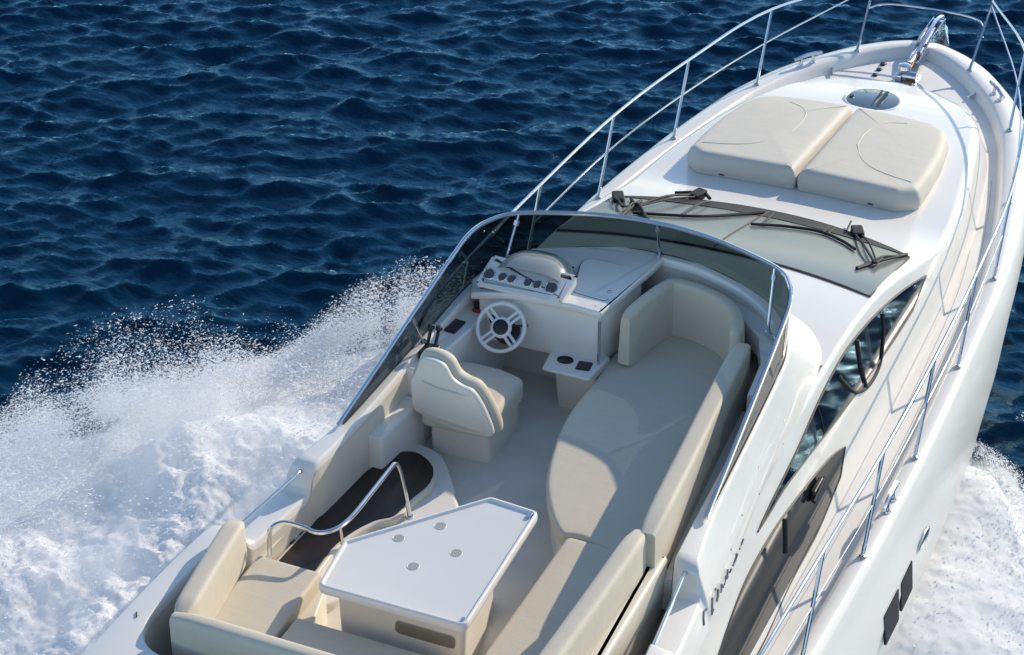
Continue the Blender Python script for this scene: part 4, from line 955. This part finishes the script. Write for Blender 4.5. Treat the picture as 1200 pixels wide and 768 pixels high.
def spray(name, label, side, nx, ny, xr, sr, ndrop, hcore):
    X = np.linspace(xr[0], xr[1], nx); s1 = np.linspace(-.25, sr, ny); gx2, gs = np.meshgrid(X, s1, indexing='ij')
    Y = (hull_half(gx2)+gs)*side
    s, a, D, u, H, P, Cv = spray_profile(gx2, Y)
    kk = 1.0 if side > 0 else .45
    rough = .5+(fbm(gx2*2.2, Y*2.2, 6, 5)-.5)*kk; fine = .5+(fbm(gx2*9, Y*9, 4, 9)-.5)*kk
    z = H*P*hcore*(.58+.60*rough)+(.10*(rough-.35)+.045*(fine-.5))*Cv+.02
    lim = smooth01((.95-u)/.35)*smooth01(a/.6)
    if side < 0: lim = lim*(1-.97*smooth01((1.5-gx2)/1.6)*smooth01((.95+.8*(fbm(gx2*1.3, Y*1.3, 4, 61)-.5)-gs)/.5))
    z = z*lim-.25*(1-lim)
    V = np.stack([gx2, Y, z], -1).reshape(-1, 3)
    q = (np.arange(nx-1)[:, None]*ny+np.arange(ny-1)[None]).reshape(-1); F = np.stack([q, q+ny, q+ny+1, q+1], 1)
    if side < 0: F = F[:, ::-1]
    keep = (V[F].max(1)[:, 2] > -.06); F = F[keep]
    quads = F
    if side > 0:
        gx3, gs3 = np.meshgrid(np.linspace(xr[0], xr[1]+.3, 200), np.linspace(-.3, sr+1, 120), indexing='ij'); Y3 = hull_half(gx3)+gs3
        s3, a3, D3, u3, H3, P3, C3 = spray_profile(gx3, Y3)
        tp = H3*P3*1.2; q3 = (np.arange(199)[:, None]*120+np.arange(119)[None]).reshape(-1)
        mist('spray_mist', label[2], np.stack([gx3, Y3, 0*Y3], -1).reshape(-1, 3), np.stack([q3, q3+120, q3+121, q3+1], 1), tp, smooth01((1.0-u3)/.4)*smooth01(a3/.5)*smooth01((gs3+.02)/.12), (xr[0], 2.0, 0.0), (xr[1], 9.0, 2.3), .05)
    # droplets: tetrahedra stretched along their flight
    N = ndrop; x = xr[0]+(xr[1]-xr[0])*rng.random(N); uu = rng.random(N)**.75*1.25
    start = 4.9 if side > 0 else 4.6; aa = start-x
    Dd = (.2+1.9*np.clip(aa, 0, None)**.55) if side > 0 else (.2+.75*np.clip(aa, 0, None)**.8)
    y = (hull_half(x)+uu*Dd)*side
    s, a, D, u, H, P, Cv = spray_profile(x, y)
    clump = fbm((x+y*side*.8)*1.1, (y*side-x*.5)*2.6, 5, 21); jet = fbm(x*3.2+y*side*1.1, y*.5, 4, 33)
    top = H*(np.clip(P, .0, 2)+.16*np.exp(-np.clip(u-.85, 0, None)*5))*(.45+1.25*jet)
    t = rng.random(N)
    z = top*hcore*.8+(top*1.35-top*hcore*.8)*t**1.5+.03+.10*rng.random(N)**2*Cv
    ok = (a > .05) & (z > .02) & (rng.random(N) < np.clip((clump-.36)*5.0, .05, 1)*np.where(u > 1, np.exp(-(u-1)*9), .10+.9*np.clip((u-.55)/.3, 0, 1)+.5*np.clip((t-.6)/.4, 0, 1))*(1-.5*t))
    x, y, z = x[ok], y[ok], z[ok]; N = len(x)
    x = x+rng.normal(0, .05, N); y = y+rng.normal(0, .05, N)
    r = np.exp(rng.normal(math.log(.0027), .6, N)).clip(.0012, .0095); st = 1+rng.random(N)**2*3.2
    dirv = np.stack([-.9+rng.normal(0, .35, N), side*(.55+rng.normal(0, .35, N)), rng.normal(.1, .35, N)], 1); dirv /= np.linalg.norm(dirv, axis=1, keepdims=True)
    e1 = np.cross(dirv, rng.normal(size=(N, 3))); e1 /= np.linalg.norm(e1, axis=1, keepdims=True); e2 = np.cross(dirv, e1)
    c = np.stack([x, y, z], 1); T = []
    for ax_, k1, k2 in ((1, 0, 0), (-.6, 1, 0), (-.6, -.5, .87), (-.6, -.5, -.87)): T.append(c+dirv*(ax_*r*st)[:, None]+e1*(k1*r)[:, None]+e2*(k2*r)[:, None])
    DV = np.stack(T, 1).reshape(-1, 3); bi = np.arange(N)*4
    DF = np.concatenate([np.stack([bi+i, bi+j, bi+k], 1) for i, j, k in ((0, 1, 2), (0, 2, 3), (0, 3, 1), (1, 3, 2))])
    me = fastmesh(name, V, quads, True, [SM]); o = bpy.data.objects.new(name, me); COL.objects.link(o); tag(o, label[0], 'spray', kind='stuff')
    me2 = fastmesh(name+'_droplets', DV, DF, False, [DM]); o2 = bpy.data.objects.new('spray_droplets', me2); COL.objects.link(o2); tag(o2, label[1], 'spray', kind='stuff')
spray('spray', ('white spray and foam thrown up along the port side of the yacht', 'fine droplets flying off the port side spray', 'white mist hanging in the spray on the port side'), 1, 520, 300, (-7, 4.9), 6.5, 2700000, .80)
spray('spray', ('white foam boiling along the starboard side of the hull', 'fine droplets flying off the starboard side foam'), -1, 420, 200, (-6, 4.6), 4.0, 160000, .7)
S.cycles.volume_bounces = 8; S.cycles.volume_step_rate = 2.0
